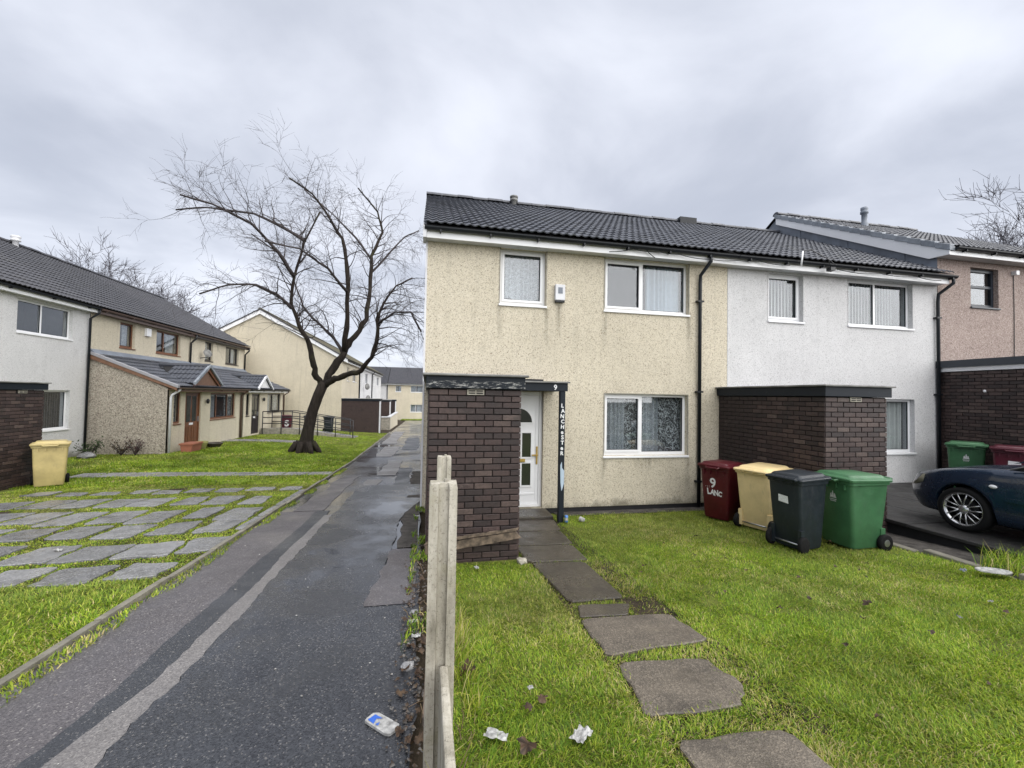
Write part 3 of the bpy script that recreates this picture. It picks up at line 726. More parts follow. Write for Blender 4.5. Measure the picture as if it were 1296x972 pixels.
# roof
r1 = roof_shell(h1, -.10, 6.225, 0, 'black_mat')
tile_roof(r1, (-.11, EV, ZE), (1, 0, 0), (0, 1, SL), 21, 17, 'tile', 14)
ridge_tiles(r1, (-.12, YR, ZR+.035), (6.22, YR, ZR+.035), 'tile')
m = MB().prism([(-.115, 7.60, 4.47), (-.115, 7.60, 4.70), (-.115, YR, ZR-.02), (-.115, YR, ZR-.20), (-.115, 7.95, 4.47)], (.06, 0, 0)); part('bargeboard', m, M['pvc_old'], h1)
part('fascia_board', MB().box((-.05, YF-.235, 4.49), (6.225, YF-.215, 4.69)), M['pvc'], h1)
part('soffit', MB().box((-.05, YF-.214, 4.505), (6.225, YF+.01, 4.52)), M['pvc_old'], h1)
gutter(h1, facing('S', YF-.236), -.09, 6.24, .062, 4.665)
downpipe(h1, [(5.62, YF-.29, 4.62), (5.62, YF-.29, 4.50), (5.54, YF-.07, 4.26), (5.54, YF-.06, 4.1), (5.535, YF-.06, -.5)], clips=[(5.54, YF-.05, 3.72), (5.535, YF-.05, 1.84), (5.535, YF-.05, .0)])
a = part('alarm_box', MB().box((2.40, YF-.085, 3.55), (2.60, YF-.002, 3.86)), M['pvc_old'], h1); bevel(a, .015); part('alarm_label', MB().box((2.455, YF-.089, 3.68), (2.545, YF-.0855, 3.80)), M['lead'], a); part('alarm_lamp', MB().box((2.41, YF-.08, 3.515), (2.59, YF-.01, 3.549)), M['black_pvc'], a)
f = part('flue_pipe', MB().lathe([(.075, 7.3), (.075, 7.56), (.12, 7.57), (.12, 7.62), (.09, 7.63), (.09, 7.66), (.125, 7.67), (.125, 7.71), (0, 7.73)], (2.47, 12.45, 0), 'Z', 14), M['felt'], r1, True)
part('ridge_vent', MB().box((8.0, 12.48, 7.45), (8.62, 12.75, 7.62)), M['black_pvc'], None) if False else None
SB = -.75
s1 = brick_store(h1, 'S', YF, 2.60, .042, 1.19, SB, 1.765, 'worn_black', .50,
    faces=[('S', 5.3, .042, 1.19, lambda u, z: True, lambda u, z: .50 < u < .72 and z > 1.68), ('W', .042, 5.3, 7.9, lambda u, z: False, None), ('E', 1.19, 5.3, 7.88, lambda u, z: False, None)])
cn = part('porch_canopy', MB().box((1.20, 7.10, 1.785), (2.435, YF-.005, 1.925)), M['blue_black'], h1); bevel(cn, .005, 1)
part('roof_sheet', MB().box((1.20, 7.06, 1.927), (2.46, YF-.005, 1.952)), M['felt'], cn); part('roof_upstand', MB().box((1.20, 7.5, 1.953), (2.1, YF-.005, 2.0)), M['black_mat'], cn)
o = link('house_number', text_mesh('9', .125, .002, .003), M['paint_white'], cn); o.matrix_basis = Matrix.Translation((2.205, 7.094, 1.845)) @ Matrix.Rotation(R(90), 4, 'X')
ps = part('porch_post', MB().box((2.300, 7.11, -.52), (2.395, 7.20, 1.784)), M['blue_black'], cn); bevel(ps, .006, 1)
for i, ch in enumerate('LANCHESTER'):
    o = link('painted_letter', text_mesh(ch if ch != 'E' else 'e', random.uniform(.088, .104), .0015, .0035), M['paint_white'], cn)
    o.matrix_basis = Matrix.Translation((2.345+random.uniform(-.008, .008), 7.106, 1.53-i*.092)) @ Matrix.Rotation(R(90), 4, 'X') @ Matrix.Rotation(random.uniform(-.12, .12), 4, 'Z')
P = [(2.318, .50), (2.345, .56), (2.352, .45), (2.39, .40), (2.388, .18), (2.365, .10), (2.345, .05), (2.325, .2)]
part('paint_smear', MB().prism([(x, 7.109, z) for x, z in P], (0, -.002, 0)), plain('pale_blue_paint', (.42, .52, .62), .6), cn)

# ---------------------------------------------------------------- white neighbour
h2 = thing('terraced_house', 'white pebbledash mid terrace house with vertical blinds and brick store', 'house', (9.1, YF, -.5))
V1 = (7.236, 8.14, 3.43, 4.475); V2 = (9.345, 11.19, 3.43, 4.49); V3 = (9.37, 11.225, .535, 1.772)
terrace_body(h2, 6.235, 11.93, -.43, 'white_dash', [V1, V2, V3], left_gable=True, right_gable=False)
part('plinth', MB().box((6.24, YF+.02, -.95), (11.93, YF+.2, -.432)), M['black_mat'], h2)
for (a, b, c, d) in (V1, V2, V3):
    m = MB().box((b-.004, -.01, c), (b+.014, .007, d), TS).box((a-.014, -.01, c), (a+.004, .007, d), TS); part('opening_bead', m, M['white_dash'], h2)
window(h2, TS, *V1, lights=(1,), openers=(0,), curtain=[('slats', .02, .98, 0, 1, 'blind')])
window(h2, TS, *V2, lights=(.46, .54), openers=(), curtain=[('slats', .02, .86, 0, 1, 'blind')])
window(h2, TS, *V3, lights=(.46, .54), openers=(), curtain=[('drape', .4, .97, 0, 1, 'blind')])
r2 = roof_shell(h2, 6.225, 12.02, 0, 'black_mat')
tile_roof(r2, (6.21, EV, ZE), (1, 0, 0), (0, 1, SL), 19, 17, 'tile', 15)
big = None
ridge_tiles(r2, (6.22, YR, ZR+.035), (11.93, YR, ZR+.035), 'tile')
part('ridge_vent', MB().box((8.02, 12.40, 7.42), (8.62, 12.80, 7.66)), M['black_pvc'], r2)
part('fascia_board', MB().box((6.228, YF-.235, 4.49), (11.95, YF-.215, 4.69)), M['pvc'], h2)
part('soffit', MB().box((6.228, YF-.214, 4.505), (11.93, YF+.01, 4.52)), M['pvc_old'], h2)
gutter(h2, facing('S', YF-.236), 6.25, 12.06, .062, 4.665)
downpipe(h2, [(11.99, YF-.29, 4.64), (11.99, YF-.29, 4.50), (11.87, YF-.07, 4.28), (11.87, YF-.06, 4.1), (11.87, YF-.06, -.5)], clips=[(11.87, YF-.05, 3.72), (11.87, YF-.05, 1.9)])
side_single = lambda u, z: u < 6.85 and z > -.35
s2 = brick_store(h2, 'S', YF, 2.43, 6.03, 7.21, -.75, 1.765, 'blue_black', 6.49,
    faces=[('S', 5.47, 6.03, 7.21, lambda u, z: True, lambda u, z: 6.49 < u < 6.73 and z > 1.68), ('W', 6.03, 5.47, 7.88, side_single, None), ('E', 7.21, 5.47, 7.88, lambda u, z: False, None)])
# ---------------------------------------------------------------- pink house, stepped up
DZ = .645
h3 = thing('stepped_house', 'pink pebbledash terrace house stepped up beyond the white one, dark window frame', 'house', (15, YF, -.3))
U1 = (12.985, 13.89, 4.075, 5.04); U2 = (15.2, 17.0, 4.075, 5.1)
terrace_body(h3, 11.95, 18.0, -.3, 'pink_dash', [U1, U2], dz=DZ, left_gable=False)
m = MB().poly([(11.952, 7.9, 4.3), (11.952, 17.3, 4.3), (11.952, 17.3, ZE+DZ-.05), (11.952, YR, ZR+DZ-.06), (11.952, 7.9, ZE+DZ+.10)])
part('gable_cladding', m, M['lead'], h3)
for y in (8.6, 10.1, 11.7): part('cladding_seam', MB().box((11.935, y, ZE+(y-EV)*SL), (11.951, y+.02, ZE+DZ-.1+(y-EV)*SL)), M['lead'], h3)
wp = window(h3, TS, *U1, frame='navy_frame', lights=(1,), transom=.55, fw=.07); window(h3, TS, *U2, frame='navy_frame', lights=(.5, .5), fw=.07)
r3 = roof_shell(h3, 11.88, 18.05, DZ, 'black_mat')
tile_roof(r3, (11.98, EV, ZE+DZ), (1, 0, 0), (0, 1, SL), 20, 17, 'tile', 0)
ridge_tiles(r3, (11.86, YR, ZR+DZ+.035), (18.0, YR, ZR+DZ+.035), 'tile')
for i in range(17):      # cloaked verge tiles
    y = EV+.02+i*.343*CS; z = ZE+DZ+.0+(y-EV)*SL
    q = MB().prism([(11.845, y, z+.05), (11.845, y+.30, z+.05+.30*SL-.03), (11.845, y+.30, z-.10+.30*SL-.02), (11.845, y, z-.10)], (.17, 0, 0)); bevel(part('verge_tile', q, M['verge_tile'], r3), .008, 1)
q = MB().prism([(11.865, 7.60, 5.17), (11.865, 7.60, 5.33), (11.865, YR, ZR+DZ-.09), (11.865, YR, ZR+DZ-.32), (11.865, 8.02, 5.19)], (.03, 0, 0)); part('bargeboard', q, M['pvc'], h3)
part('fascia_board', MB().box((11.87, YF-.285, 5.17), (18.0, YF-.265, 5.36)), M['pvc'], h3); part('soffit', MB().box((11.9, YF-.264, 5.18), (18, YF+.01, 5.195)), M['pvc_old'], h3)
gutter(h3, facing('S', YF-.286), 12.0, 18.05, .062, 5.335)
q = MB().lathe([(.11, 7.7), (.11, 7.95), (.085, 7.97), (.085, 8.27), (.12, 8.29), (.12, 8.36), (.09, 8.38), (.11, 8.42), (.11, 8.50), (0, 8.52)], (14.9, 12.0, 0), 'Z', 12); part('flue_pipe', q, M['lead'], r3, True)
part('wall_light', MB().box((14.32, YF-.10, 4.93), (14.42, YF-.003, 5.03)), M['pvc'], h3); part('wall_cable', MB().tube([(14.37, YF-.015, 4.93), (14.375, YF-.015, 4.0), (14.36, YF-.015, 2.9)], .008, 5), M['black_pvc'], h3)
s3 = brick_store(h3, 'S', YF, 2.5, 11.96, 13.15, -.55, 2.43, 'pvc', None,
    faces=[('W', 11.96, 5.4, 7.88, lambda u, z: u > 6.45 and z > .35, None), ('S', 5.4, 11.96, 13.15, lambda u, z: False, None)])
part('fascia_board', MB().box((11.868, 5.29, 2.525), (13.245, YF-.004, 2.69)), M['navy_frame'], s3)
part('wall_lamp', MB().lathe([(0, 0), (.03, .005), (.035, .03), (.02, .05), (0, .055)], (11.945, 7.05, 1.98), 'X', 10), M['pvc'], h3, True)
# ================================================================== LEFT ROW (faces +X)
XL = -11.5; TE = facing('E', XL); DL = -.19      # eaves a little lower than the end house
XE = XL+.34; ZEL = ZE+DL; XRD = XL-4.72; ZRL = ZEL+(XE-XRD)*SL
def row_body(parent, y0, y1, zb, mat, ops, gable0=False, gable1=False, xf=XL, zt=None, ze=ZEL, xr=XRD, depth=9.4):
    zt = zt or ze; T = facing('E', xf)
    m = wall_with_openings(T, y0, y1, zb, zt, ops); xb = xf-depth; xe = xf+.34
    for y, on in ((y0, gable0), (y1, gable1)):
        if on: m.poly([(xf, y, zb), (xb, y, zb), (xb, y, ze), (xr, y, ze+(xe-xr)*SL-.06), (xf, y, ze+.13)])
    m.poly([(xb, y0, zb), (xb, y1, zb), (xb, y1, ze), (xb, y0, ze)])
    return part('wall', m, M[mat], parent)
def row_roof(parent, y0, y1, mk, xf=XL, ze=ZEL, xr=XRD, depth=9.7):
    xe = xf+.34; a = ze-.012; zr = a+(xe-xr)*SL; m = MB()
    m.poly([(xe-.02, y0, a), (xe-.02, y1, a), (xr, y1, zr), (xr, y0, zr)]); m.poly([(xr, y0, zr), (xr, y1, zr), (xf-depth, y1, a), (xf-depth, y0, a)])
    r = part('roof', m, M['black_mat'], parent)
    cols = round((y1-y0)/.30)
    tile_roof(r, (xe, y0, ze), (0, 1, 0), (-1, 0, SL), cols, 17 if depth < 10.2 else 18, mk, 0, w=(y1-y0)/cols)
    ridge_tiles(r, (xr, y0, zr+.05), (xr, y1, zr+.05), mk)
    return r
def eaves_e(parent, y0, y1, xf, ze, fmat, gmat):
    T = facing('E', xf)
    part('fascia_board', MB().box((y0, .215, ze-.20), (y1, .235, ze-.01), T), M[fmat], parent); part('soffit', MB().box((y0, .0, ze-.19), (y1, .214, ze-.175), T), M[fmat], parent)
    gutter(parent, facing('E', xf+.236), y0, y1, .062, ze-.035, gmat, step=1.4)
l1 = thing('terraced_house', 'white pebbledash house at the left edge behind the buff bin', 'house', (XL, 14, -.58))
A1 = (14.66, 16.6, 3.275, 4.24); A2 = (14.75, 16.62, .355, 1.60)
row_body(l1, 11.0, 17.33, -.75, 'white_dash', [A1, A2], gable0=True)
window(l1, TE, *A1, lights=(.46, .54), curtain=None); window(l1, TE, *A2, lights=(.46, .54), curtain=[('slats', .02, .95, 0, 1, 'blind_dark')])
row_roof(l1, 11.0, 17.33, 'tile_brown'); eaves_e(l1, 11.0, 17.33, XL, ZEL, 'pvc', 'black_pvc')
downpipe(l1, [(XL+.29, 17.3, 4.42), (XL+.29, 17.3, 4.3), (XL+.07, 17.25, 4.1), (XL+.06, 17.25, -.6)], clips=[])
ab = part('alarm_box', MB().box((XL+.002, 13.75, 3.55), (XL+.08, 13.98, 3.88)), M['bin_yellow'], l1)
st = brick_store(l1, 'E', XL, 2.6, 10.95, 12.12, -.85, 1.62, 'blue_black', 11.45,
    faces=[('E', XL+2.6, 10.95, 12.12, lambda u, z: True, lambda u, z: 11.45 < u < 11.68 and z > 1.53), ('S', 10.95, XL, XL+2.6, lambda u, z: False, None)])
def porch_house(name, label, y0, y1, up_ops, fr, front, gy, gz_peak, gwall, barge, side, gab_end):
    h = thing(name, label, 'house', (XL, (y0+y1)/2, -.62))
    row_body(h, y0, y1, -.8, 'cream_render', [o[:4] for o in up_ops], gable1=True)
    for o in up_ops: window(h, TE, *o[:4], frame=fr, lights=o[4], curtain=[('drape', .02, .28, 0, 1, 'net'), ('drape', .6, .9, 0, 1, 'net')], fw=.07)
    row_roof(h, y0, y1, 'tile_brown'); eaves_e(h, y0, y1, XL, ZEL, 'brown_pvc' if fr == 'wood_frame' else 'dark_frame', 'brown_pvc')
    XP = -9.07; TP = facing('E', XP); zt = 1.72
    m = wall_with_openings(TP, y0+.02, y1-.12, -.85, zt, [o[:4] for o in front], .09)
    p = part('porch', m, M['cream_render'], h)
    for yy, on in ((y0+.02, side), (y1-.12, True)):
        q = MB().prism([(XL+.01, yy, -.85), (XP, yy, -.85), (XP, yy, 1.74), (XL+.01, yy, 2.82)], (0, .10 if yy < y1-1 else -.10, 0)); part('side_wall', q, M['grey_dash' if (on and yy < y1-1) else 'cream_render'], p)
    # lean-to roof
    xe = XP+.34; ze = 1.80; xs = XL+.02; zs = 2.93; sl = (zs-ze)/(xe-xs)
    q = MB().prism([(xe, y0-.05, ze-.012), (xs, y0-.05, zs-.012), (xs, y0-.05, zs-.10), (xe, y0-.05, ze-.10)], (0, y1-y0+.05, 0)); rf = part('porch_roof', q, M['black_mat'], h)
    cols = int((y1-y0)/.30)
    tile_roof(rf, (xe, y0, ze), (0, 1, 0), (-1, 0, sl), cols, 8, 'tile', 8 if side else 0, gauge=.37, w=(y1-y0)/cols)
    part('flashing', MB().prism([(XL+.001, y0, 2.92), (XL+.001, y0, 3.07), (XL+.03, y0, 3.07), (XL+.20, y0, 2.90)], (0, y1-y0, 0)), M['lead'], rf)
    if side:
        q = MB().prism([(xe-.02, y0-.06, ze-.13), (xe+.01, y0-.06, ze-.01), (xs, y0-.06, zs-.02), (xs, y0-.06, zs-.20)], (0, .03, 0)); part('bargeboard', q, M['wood_panel'], h)
        for i in range(8):
            d = Vector((-1, 0, sl)).normalized(); a = Vector((xe+.02, y0-.085, ze-.05))+d*(.365*i); b = a+d*.37
            q = MB().prism([tuple(a), tuple(a+Vector((0, 0, .11))), tuple(b+Vector((0, 0, .095))), tuple(b)], (0, .16, 0)); bevel(part('verge_tile', q, plain('pale_verge', (.30, .30, .32), .7) if i == 0 else bpy.data.materials['pale_verge'], rf), .006, 1)
    gutter(h, facing('E', XP+.31), y0+.05, y1-.1, .06, ze-.03, 'brown_pvc' if side else 'black_pvc', step=1.5)
    part('fascia_board', MB().box((XP+.25, y0+.02, 1.62), (XP+.29, y1-.12, 1.80)), M['wood_panel' if side else 'pvc'], h); part('soffit', MB().box((XP, y0+.02, 1.69), (XP+.25, y1-.12, 1.705)), M['wood_panel' if side else 'pvc'], h)
    for o in front:
        if o[4] == 'door':
            d = part('front_door', MB().box((o[0]+.06, -.12, o[2]+.02), (o[1]-.06, -.075, o[3]-.06), TP), M[fr], h)
            q = MB().box((o[0], -.14, o[2]), (o[0]+.058, -.05, o[3]), TP).box((o[1]-.058, -.14, o[2]), (o[1], -.05, o[3]), TP).box((o[0]+.058, -.14, o[3]-.058), (o[1]-.058, -.05, o[3]), TP); part('frame', q, M[fr], d)
            c = (o[0]+o[1])/2; hh = o[3]-o[2]
            for sx in (-1, 1):
                a, b = sorted((c+sx*.05, c+sx*.36)); part('pane', MB().box((a, -.074, o[2]+hh*.45), (b, -.068, o[3]-.14), TP), M['dark_glass'], d)
                for kx in (0, 1):
                    aa = a+(b-a)*(.08+.48*kx); part('door_panel', MB().box((aa, -.074, o[2]+.18), (aa+(b-a)*.36, -.062, o[2]+hh*.36), TP), M[fr], d)
            part('letterbox', MB().box((c-.13, -.074, o[2]+hh*.39), (c+.13, -.058, o[2]+hh*.43), TP), M['pvc'], d); part('handle', MB().box((o[1]-.13, -.074, o[2]+hh*.44), (o[1]-.09, -.03, o[2]+hh*.54), TP), M['metal'], d)
        else: window(h, TP, *o[:4], frame=fr, lights=o[4], openers=(), curtain=[('drape', .03, .35, 0, 1, 'net'), ('drape', .7, .97, 0, 1, 'lace')], fw=.065, depth=.05)
    # gablet over the door
    c, zp, hw = gy, gz_peak, 1.12
    gx0 = XP+.32; back = XP-1.35
    gb = part('gablet', MB().prism([(gx0-.06, c-hw+.05, zp-.80), (gx0-.06, c+hw-.05, zp-.80), (gx0-.06, c+hw-.05, zp-.72), (gx0-.06, c, zp-.06), (gx0-.06, c-hw+.05, zp-.72)], (-.10, 0, 0)), M[gwall], h)
    for sgn in (-1, 1):
        ee = (c+sgn*hw, zp-.74)
        q = MB().prism([(gx0, c, zp), (gx0, ee[0], ee[1]), (back+.9, ee[0], ee[1]), (back, c, zp)], (0, 0, -.03)); part('gablet_roof', q, M['black_mat'], gb)
        e = Vector((-1, 0, 0)); s = Vector((0, -sgn*hw, .74)); 
        tile_roof(gb, (gx0-.03, ee[0], ee[1]+.012), e, s, 4, 4, 'tile', 0, gauge=.335)
        for i in range(4):
            a = Vector((gx0-.02, ee[0], ee[1]-.03)); dv = Vector((0, -sgn*hw, .74))/4; p0 = a+dv*i; p1 = a+dv*(i+1)
            part('verge_tile', MB().prism([tuple(p0), tuple(p1), tuple(p1+Vector((0, 0, .11))), tuple(p0+Vector((0, 0, .11)))], (.09, 0, 0)), M['verge_tile'] if side else M['pvc_old'], gb)
        if side: part('bargeboard', MB().prism([(gx0-.03, c, zp-.05), (gx0-.03, ee[0], ee[1]-.05), (gx0-.03, ee[0], ee[1]-.17), (gx0-.03, c, zp-.19)], (.03, 0, 0)), M['wood_frame'], gb)
    part('ridge_tile', MB().tube([(gx0+.03, c, zp+.03), (back-.1, c, zp+.03)], .085, 8), M['tile'], gb)
    for yy in ((y0+.14,) if side else ()):
        downpipe(h, [(XP+.33, yy, 1.74), (XP+.33, yy, 1.68), (XP+.10, yy-.02, 1.50), (XP+.06, yy-.02, 1.4), (XP+.06, yy-.02, -.68)], .04, 'pvc_old')
    downpipe(h, [(XP+.33, y1-.25, 1.74), (XP+.33, y1-.25, 1.66), (XP+.06, y1-.25, 1.45), (XP+.06, y1-.25, -.8)], .042, 'brown_pvc')
    # porch lamp
    for o in front:
        if o[4] == 'door': part('porch_lamp', MB().lathe([(0, 0), (.05, .02), (.07, .14), (.04, .2), (0, .22)], (XP+.09, o[1]+.36, 1.12), 'Z', 8), M['black_metal'], h, True)
    return h
hA = porch_house('porch_house', 'cream house with brown wood door and windows and tiled lean-to porch', 17.35, 23.72,
    [(18.82, 19.68, 3.28, 4.25, (1,)), (21.06, 22.9, 3.28, 4.28, (.36, .64))], 'wood_frame',
    [(17.78, 18.25, .42, 1.58, (1,)), (18.55, 19.72, -.52, 1.60, 'door'), (20.5, 22.92, .43, 1.58, (.24, .46, .30))], 19.55, 2.66, 'wood_panel', True, True, False)
part('alarm_box', MB().box((XL+.002, 20.25, 3.90), (XL+.09, 20.55, 4.22)), M['pvc'], hA)
downpipe(hA, [(XL+.29, 23.7, 4.42), (XL+.29, 23.7, 4.25), (XL+.07, 23.68, 4.0), (XL+.06, 23.68, 3.0)], .045, 'black_metal')
hB = porch_house('porch_house', 'cream house with black door and white porch gablet by the ramp', 23.75, 30.2,
    [(25.2, 26.05, 3.26, 4.28, (1,)), (27.55, 29.3, 3.26, 4.27, (.5, .5))], 'dark_frame',
    [(24.2, 24.62, .40, 1.55, (1,)), (24.93, 26.05, -.62, 1.55, 'door'), (27.2, 29.45, .44, 1.55, (.4, .6))], 25.9, 2.50, 'pvc', False, False, True)
q = MB().lathe([(.0, .05), (.09, .045), (.17, .015), (.22, -.02)], (0, 0, 0), 'X', 16)
ds = part('satellite_dish', q, M['felt'], hB, True); ds.matrix_basis = Matrix.Translation((XL+.35, 24.75, 3.62)) @ Matrix.Rotation(R(-35), 4, 'Z') @ Matrix.Rotation(R(-20), 4, 'Y')
ds.matrix_parent_inverse = Matrix.Translation(-Vector(hB.location))
part('dish_arm', MB().tube([(XL, 24.75, 3.35), (XL+.3, 24.75, 3.4), (XL+.34, 24.75, 3.6)], .02, 6), M['black_metal'], hB)
downpipe(hB, [(XL+.29, 30.1, 4.42), (XL+.29, 30.1, 4.25), (XL+.07, 30.1, 4.0), (XL+.06, 30.1, 2.9)], .045)
part('flue_pipe', MB().lathe([(.09, 7.1), (.09, 7.42), (.15, 7.44), (.15, 7.5), (.11, 7.52), (.15, 7.58), (.15, 7.64), (0, 7.66)], (XRD+.2, 20.2, 0), 'Z', 12), M['pvc_old'], l1.children[0] if False else hA, True)

# ---------------------------------------------------------------- second block, gable towards the camera
X2 = -5.8; Y2 = 31.6; ZE2 = 4.06; XR2 = -11.15
def block_house(name, label, y0, y1, mat, ops, gable):
    h = thing(name, label, 'house', (X2, (y0+y1)/2, -1.2))
    row_body(h, y0, y1, -1.6, mat, [o[:4] for o in ops], gable0=gable, gable1=True, xf=X2, ze=ZE2, xr=XR2, depth=10.4)
    for o in ops: window(h, facing('E', X2), *o[:4], lights=o[4], curtain=[('drape', 0, .4, 0, 1, 'net')])
    row_roof(h, y0-(.12 if gable else 0), y1, 'tile_moss', xf=X2, ze=ZE2, xr=XR2, depth=10.7); eaves_e(h, y0, y1, X2, ZE2, 'pvc', 'black_pvc')
    return h
zf = ZE2-.45
hC = block_house('gable_house', 'cream house with its broad gable behind the bare tree', Y2, 39.3, 'cream_render', [(33.5, 34.4, 2.6, 3.6, (1,)), (36, 37.8, 2.6, 3.6, (.5, .5))], True)
q = MB()
for sgn, xe in ((1, X2+.36), (-1, X2-10.6)):
    zr = ZE2+(X2+.34-XR2)*SL; ze_ = ZE2+.0
    q.prism([(XR2, Y2-.14, zr-.02), (xe, Y2-.14, ze_-.02), (xe, Y2-.14, ze_-.27), (XR2, Y2-.14, zr-.30)], (0, .04, 0))
part('bargeboard', q, M['pvc'], hC)
q = MB()
for sgn, xe in ((1, X2+.36), (-1, X2-10.6)):
    zr = ZE2+(X2+.34-XR2)*SL; q.prism([(XR2, Y2-.17, zr+.06), (xe, Y2-.17, ZE2+.06), (xe, Y2-.17, ZE2-.03), (XR2, Y2-.17, zr-.03)], (0, .09, 0))
part('verge_edge', q, M['tile_brown'], hC)
part('alarm_box', MB().box((X2+.002, 36.2, 3.75), (X2+.09, 36.55, 4.05)), M['terracotta'], hC) if False else part('wall_stain', MB().box((X2+.001, 33.9, 3.05), (X2+.006, 34.6, 3.5)), plain('red_brown_sign', (.40, .13, .08), .7), hC) if False else None
downpipe(hC, [(X2+.3, 39.25, ZE2-.1), (X2+.06, 39.25, ZE2-.4), (X2+.06, 39.25, -1.3)], .06)
hD = block_house('terraced_house', 'white rendered house with narrow windows next beyond the cream gable', 39.3, 48.2, 'white_dash', [(40.4, 41.2, 2.6, 3.6, (1,)), (43.2, 45.2, 2.6, 3.6, (.5, .5))], False)
hE = block_house('terraced_house', 'farthest white rendered house of the row beside the footpath', 48.2, 57.8, 'white_dash', [(49.4, 50.4, 2.6, 3.6, (1,)), (53, 55.4, 2.6, 3.6, (.5, .5))], False)
downpipe(hD, [(X2+.3, 48.1, ZE2-.1), (X2+.06, 48.1, ZE2-.4), (X2+.06, 48.1, -1.3)], .06)
for q in ((hD, 41.8, 2.3), (hD, 42.6, 1.2)):
    d = part('satellite_dish', MB().lathe([(0, .08), (.16, .06), (.30, -.02)], (0, 0, 0), 'X', 14), M['felt'], q[0], True)
    d.matrix_basis = Matrix.Translation((X2+.4, q[1], q[2])) @ Matrix.Rotation(R(-40), 4, 'Z'); d.matrix_parent_inverse = Matrix.Translation(-Vector(q[0].location))
for h_, y, zt in ((hC, Y2+.02, 1.12), (hD, 40.4, .93), (hE, 47.6, .86)):
    zb = path_z(y)-.3
    brick_store(h_, 'E', X2, 2.58, y, y+1.25, zb, zt, 'blue_black', None, faces=[('S', y, X2, X2+2.58, lambda u, z: False, None), ('E', X2+2.58, y, y+1.25, lambda u, z: False, None)])
    part('corner_post', MB().box((X2+2.56, y-.03, zb), (X2+2.66, y+.07, zt)), M['pvc_old'], h_)
gw = thing('garden_wall', 'low cream and stone garden wall beside the far footpath', 'wall', (-3.0, 42, -1.4))
part('wall', MB().box((-3.05, 36.5, -1.6), (-2.85, 46, -.28)), M['cream_render'], gw); part('end_pier', MB().box((-3.95, 36.2, -1.6), (-2.83, 36.49, -.30)), M['concrete'], gw); part('coping', MB().box((-4.0, 36.15, -.277), (-2.78, 36.6, -.20)).box((-3.09, 36.61, -.277), (-2.81, 46.05, -.20)), M['pvc_old'], gw)

# ---------------------------------------------------------------- terrace closing the view
YZ = 61.6; TZ = facing('S', YZ)
def far_house(label, x0, x1, mat, ops):
    h = thing('far_house', label, 'house', ((x0+x1)/2, YZ, -1.9))
    m = wall_with_openings(TZ, x0, x1, -2.2, 3.1, [o[:4] for o in ops])
    for x in (x0, x1): m.poly([(x, YZ, -2.2), (x, YZ+9, -2.2), (x, YZ+9, 3.1), (x, YZ+4.6, 5.6), (x, YZ, 3.1)])
    m.poly([(x0, YZ+9, -2.2), (x1, YZ+9, -2.2), (x1, YZ+9, 3.1), (x0, YZ+9, 3.1)])
    part('wall', m, M[mat], h)
    for o in ops: window(h, TZ, *o[:4], lights=o[4], curtain=[('drape', 0, .45, 0, 1, 'net'), ('drape', .55, 1, 0, 1, 'net')])
    m = MB().poly([(x0, YZ-.35, 3.1), (x1, YZ-.35, 3.1), (x1, YZ+4.6, 5.65), (x0, YZ+4.6, 5.65)]).poly([(x0, YZ+4.6, 5.65), (x1, YZ+4.6, 5.65), (x1, YZ+9.3, 3.1), (x0, YZ+9.3, 3.1)])
    r = part('roof', m, M['black_mat'], h); s = Vector((0, 4.95, 2.55)).normalized()
    tile_roof(r, (x0, YZ-.36, 3.12), (1, 0, 0), s, int((x1-x0)/.3), 16, 'tile_brown', 0)
    part('fascia_board', MB().box((x0, YZ-.34, 2.92), (x1, YZ-.30, 3.10)), M['pvc'], h); part('soffit', MB().box((x0, YZ-.3, 2.94), (x1, YZ, 2.96)), M['pvc_old'], h); gutter(h, facing('S', YZ-.345), x0, x1, .06, 3.07)
    return h
fh = far_house('small white end of the terrace closing the footpath view', -11.3, -5.2, 'white_dash', [(-8, -6.5, 1.95, 2.8, (1,))])
downpipe(fh, [(-5.3, YZ-.06, 3.0), (-5.3, YZ-.06, -2)], .06)
far_house('cream terrace house facing back along the footpath at its end', -5.2, .9, 'cream_render', [(-4.2, -3.42, 1.95, 2.80, (1,)), (-2.13, -.45, 1.93, 2.85, (.45, .55)), (-2.13, -.45, -.88, .20, (.45, .55))])
far_house('cream terrace house mostly hidden behind the end house gable', .9, 7.2, 'cream_render', [(1.9, 3.6, 1.95, 2.8, (.5, .5))])

# ---------------------------------------------------------------- ramp, railing
rp = thing('access_ramp', 'grey concrete access ramp at the black door', 'ramp', (-7, 26.4, -.9))
part('ramp_slab', MB().prism([(-9.0, 26.2, -1.2), (-9.0, 26.2, -.45), (-7.4, 26.2, -.45), (-4.0, 26.2, -.95), (-4.0, 26.2, -1.2)], (0, 1.3, 0)), M['slab_grey'], rp)
part('ramp_kerb', MB().prism([(-9.0, 26.1, -1.2), (-9.0, 26.1, -.38), (-7.4, 26.1, -.38), (-4.0, 26.1, -.88), (-4.0, 26.1, -1.2)], (0, .10, 0)), M['concrete'], rp)
def railing(label, y, x0, x1, z0, z1, nposts, grp):
    t = thing('handrail', label, 'railing', (x0, y, z0), grp)
    H = .98
    for k, hh in enumerate((H, H*.66, H*.33)):
        part('rail', MB().tube([(x0, y, z0+hh), (x0+(x1-x0)*.3, y, z0+hh), (x1, y, z1+hh)], .024, 7), M['black_metal'], t, True)
    for i in range(nposts):
        f = i/(nposts-1); x = x0+(x1-x0)*f; z = z0 if f < .3 else z0+(z1-z0)*(f-.3)/.7; part('post', MB().tube([(x, y, z-.35), (x, y, z+H)], .026, 7), M['black_metal'], t, True)
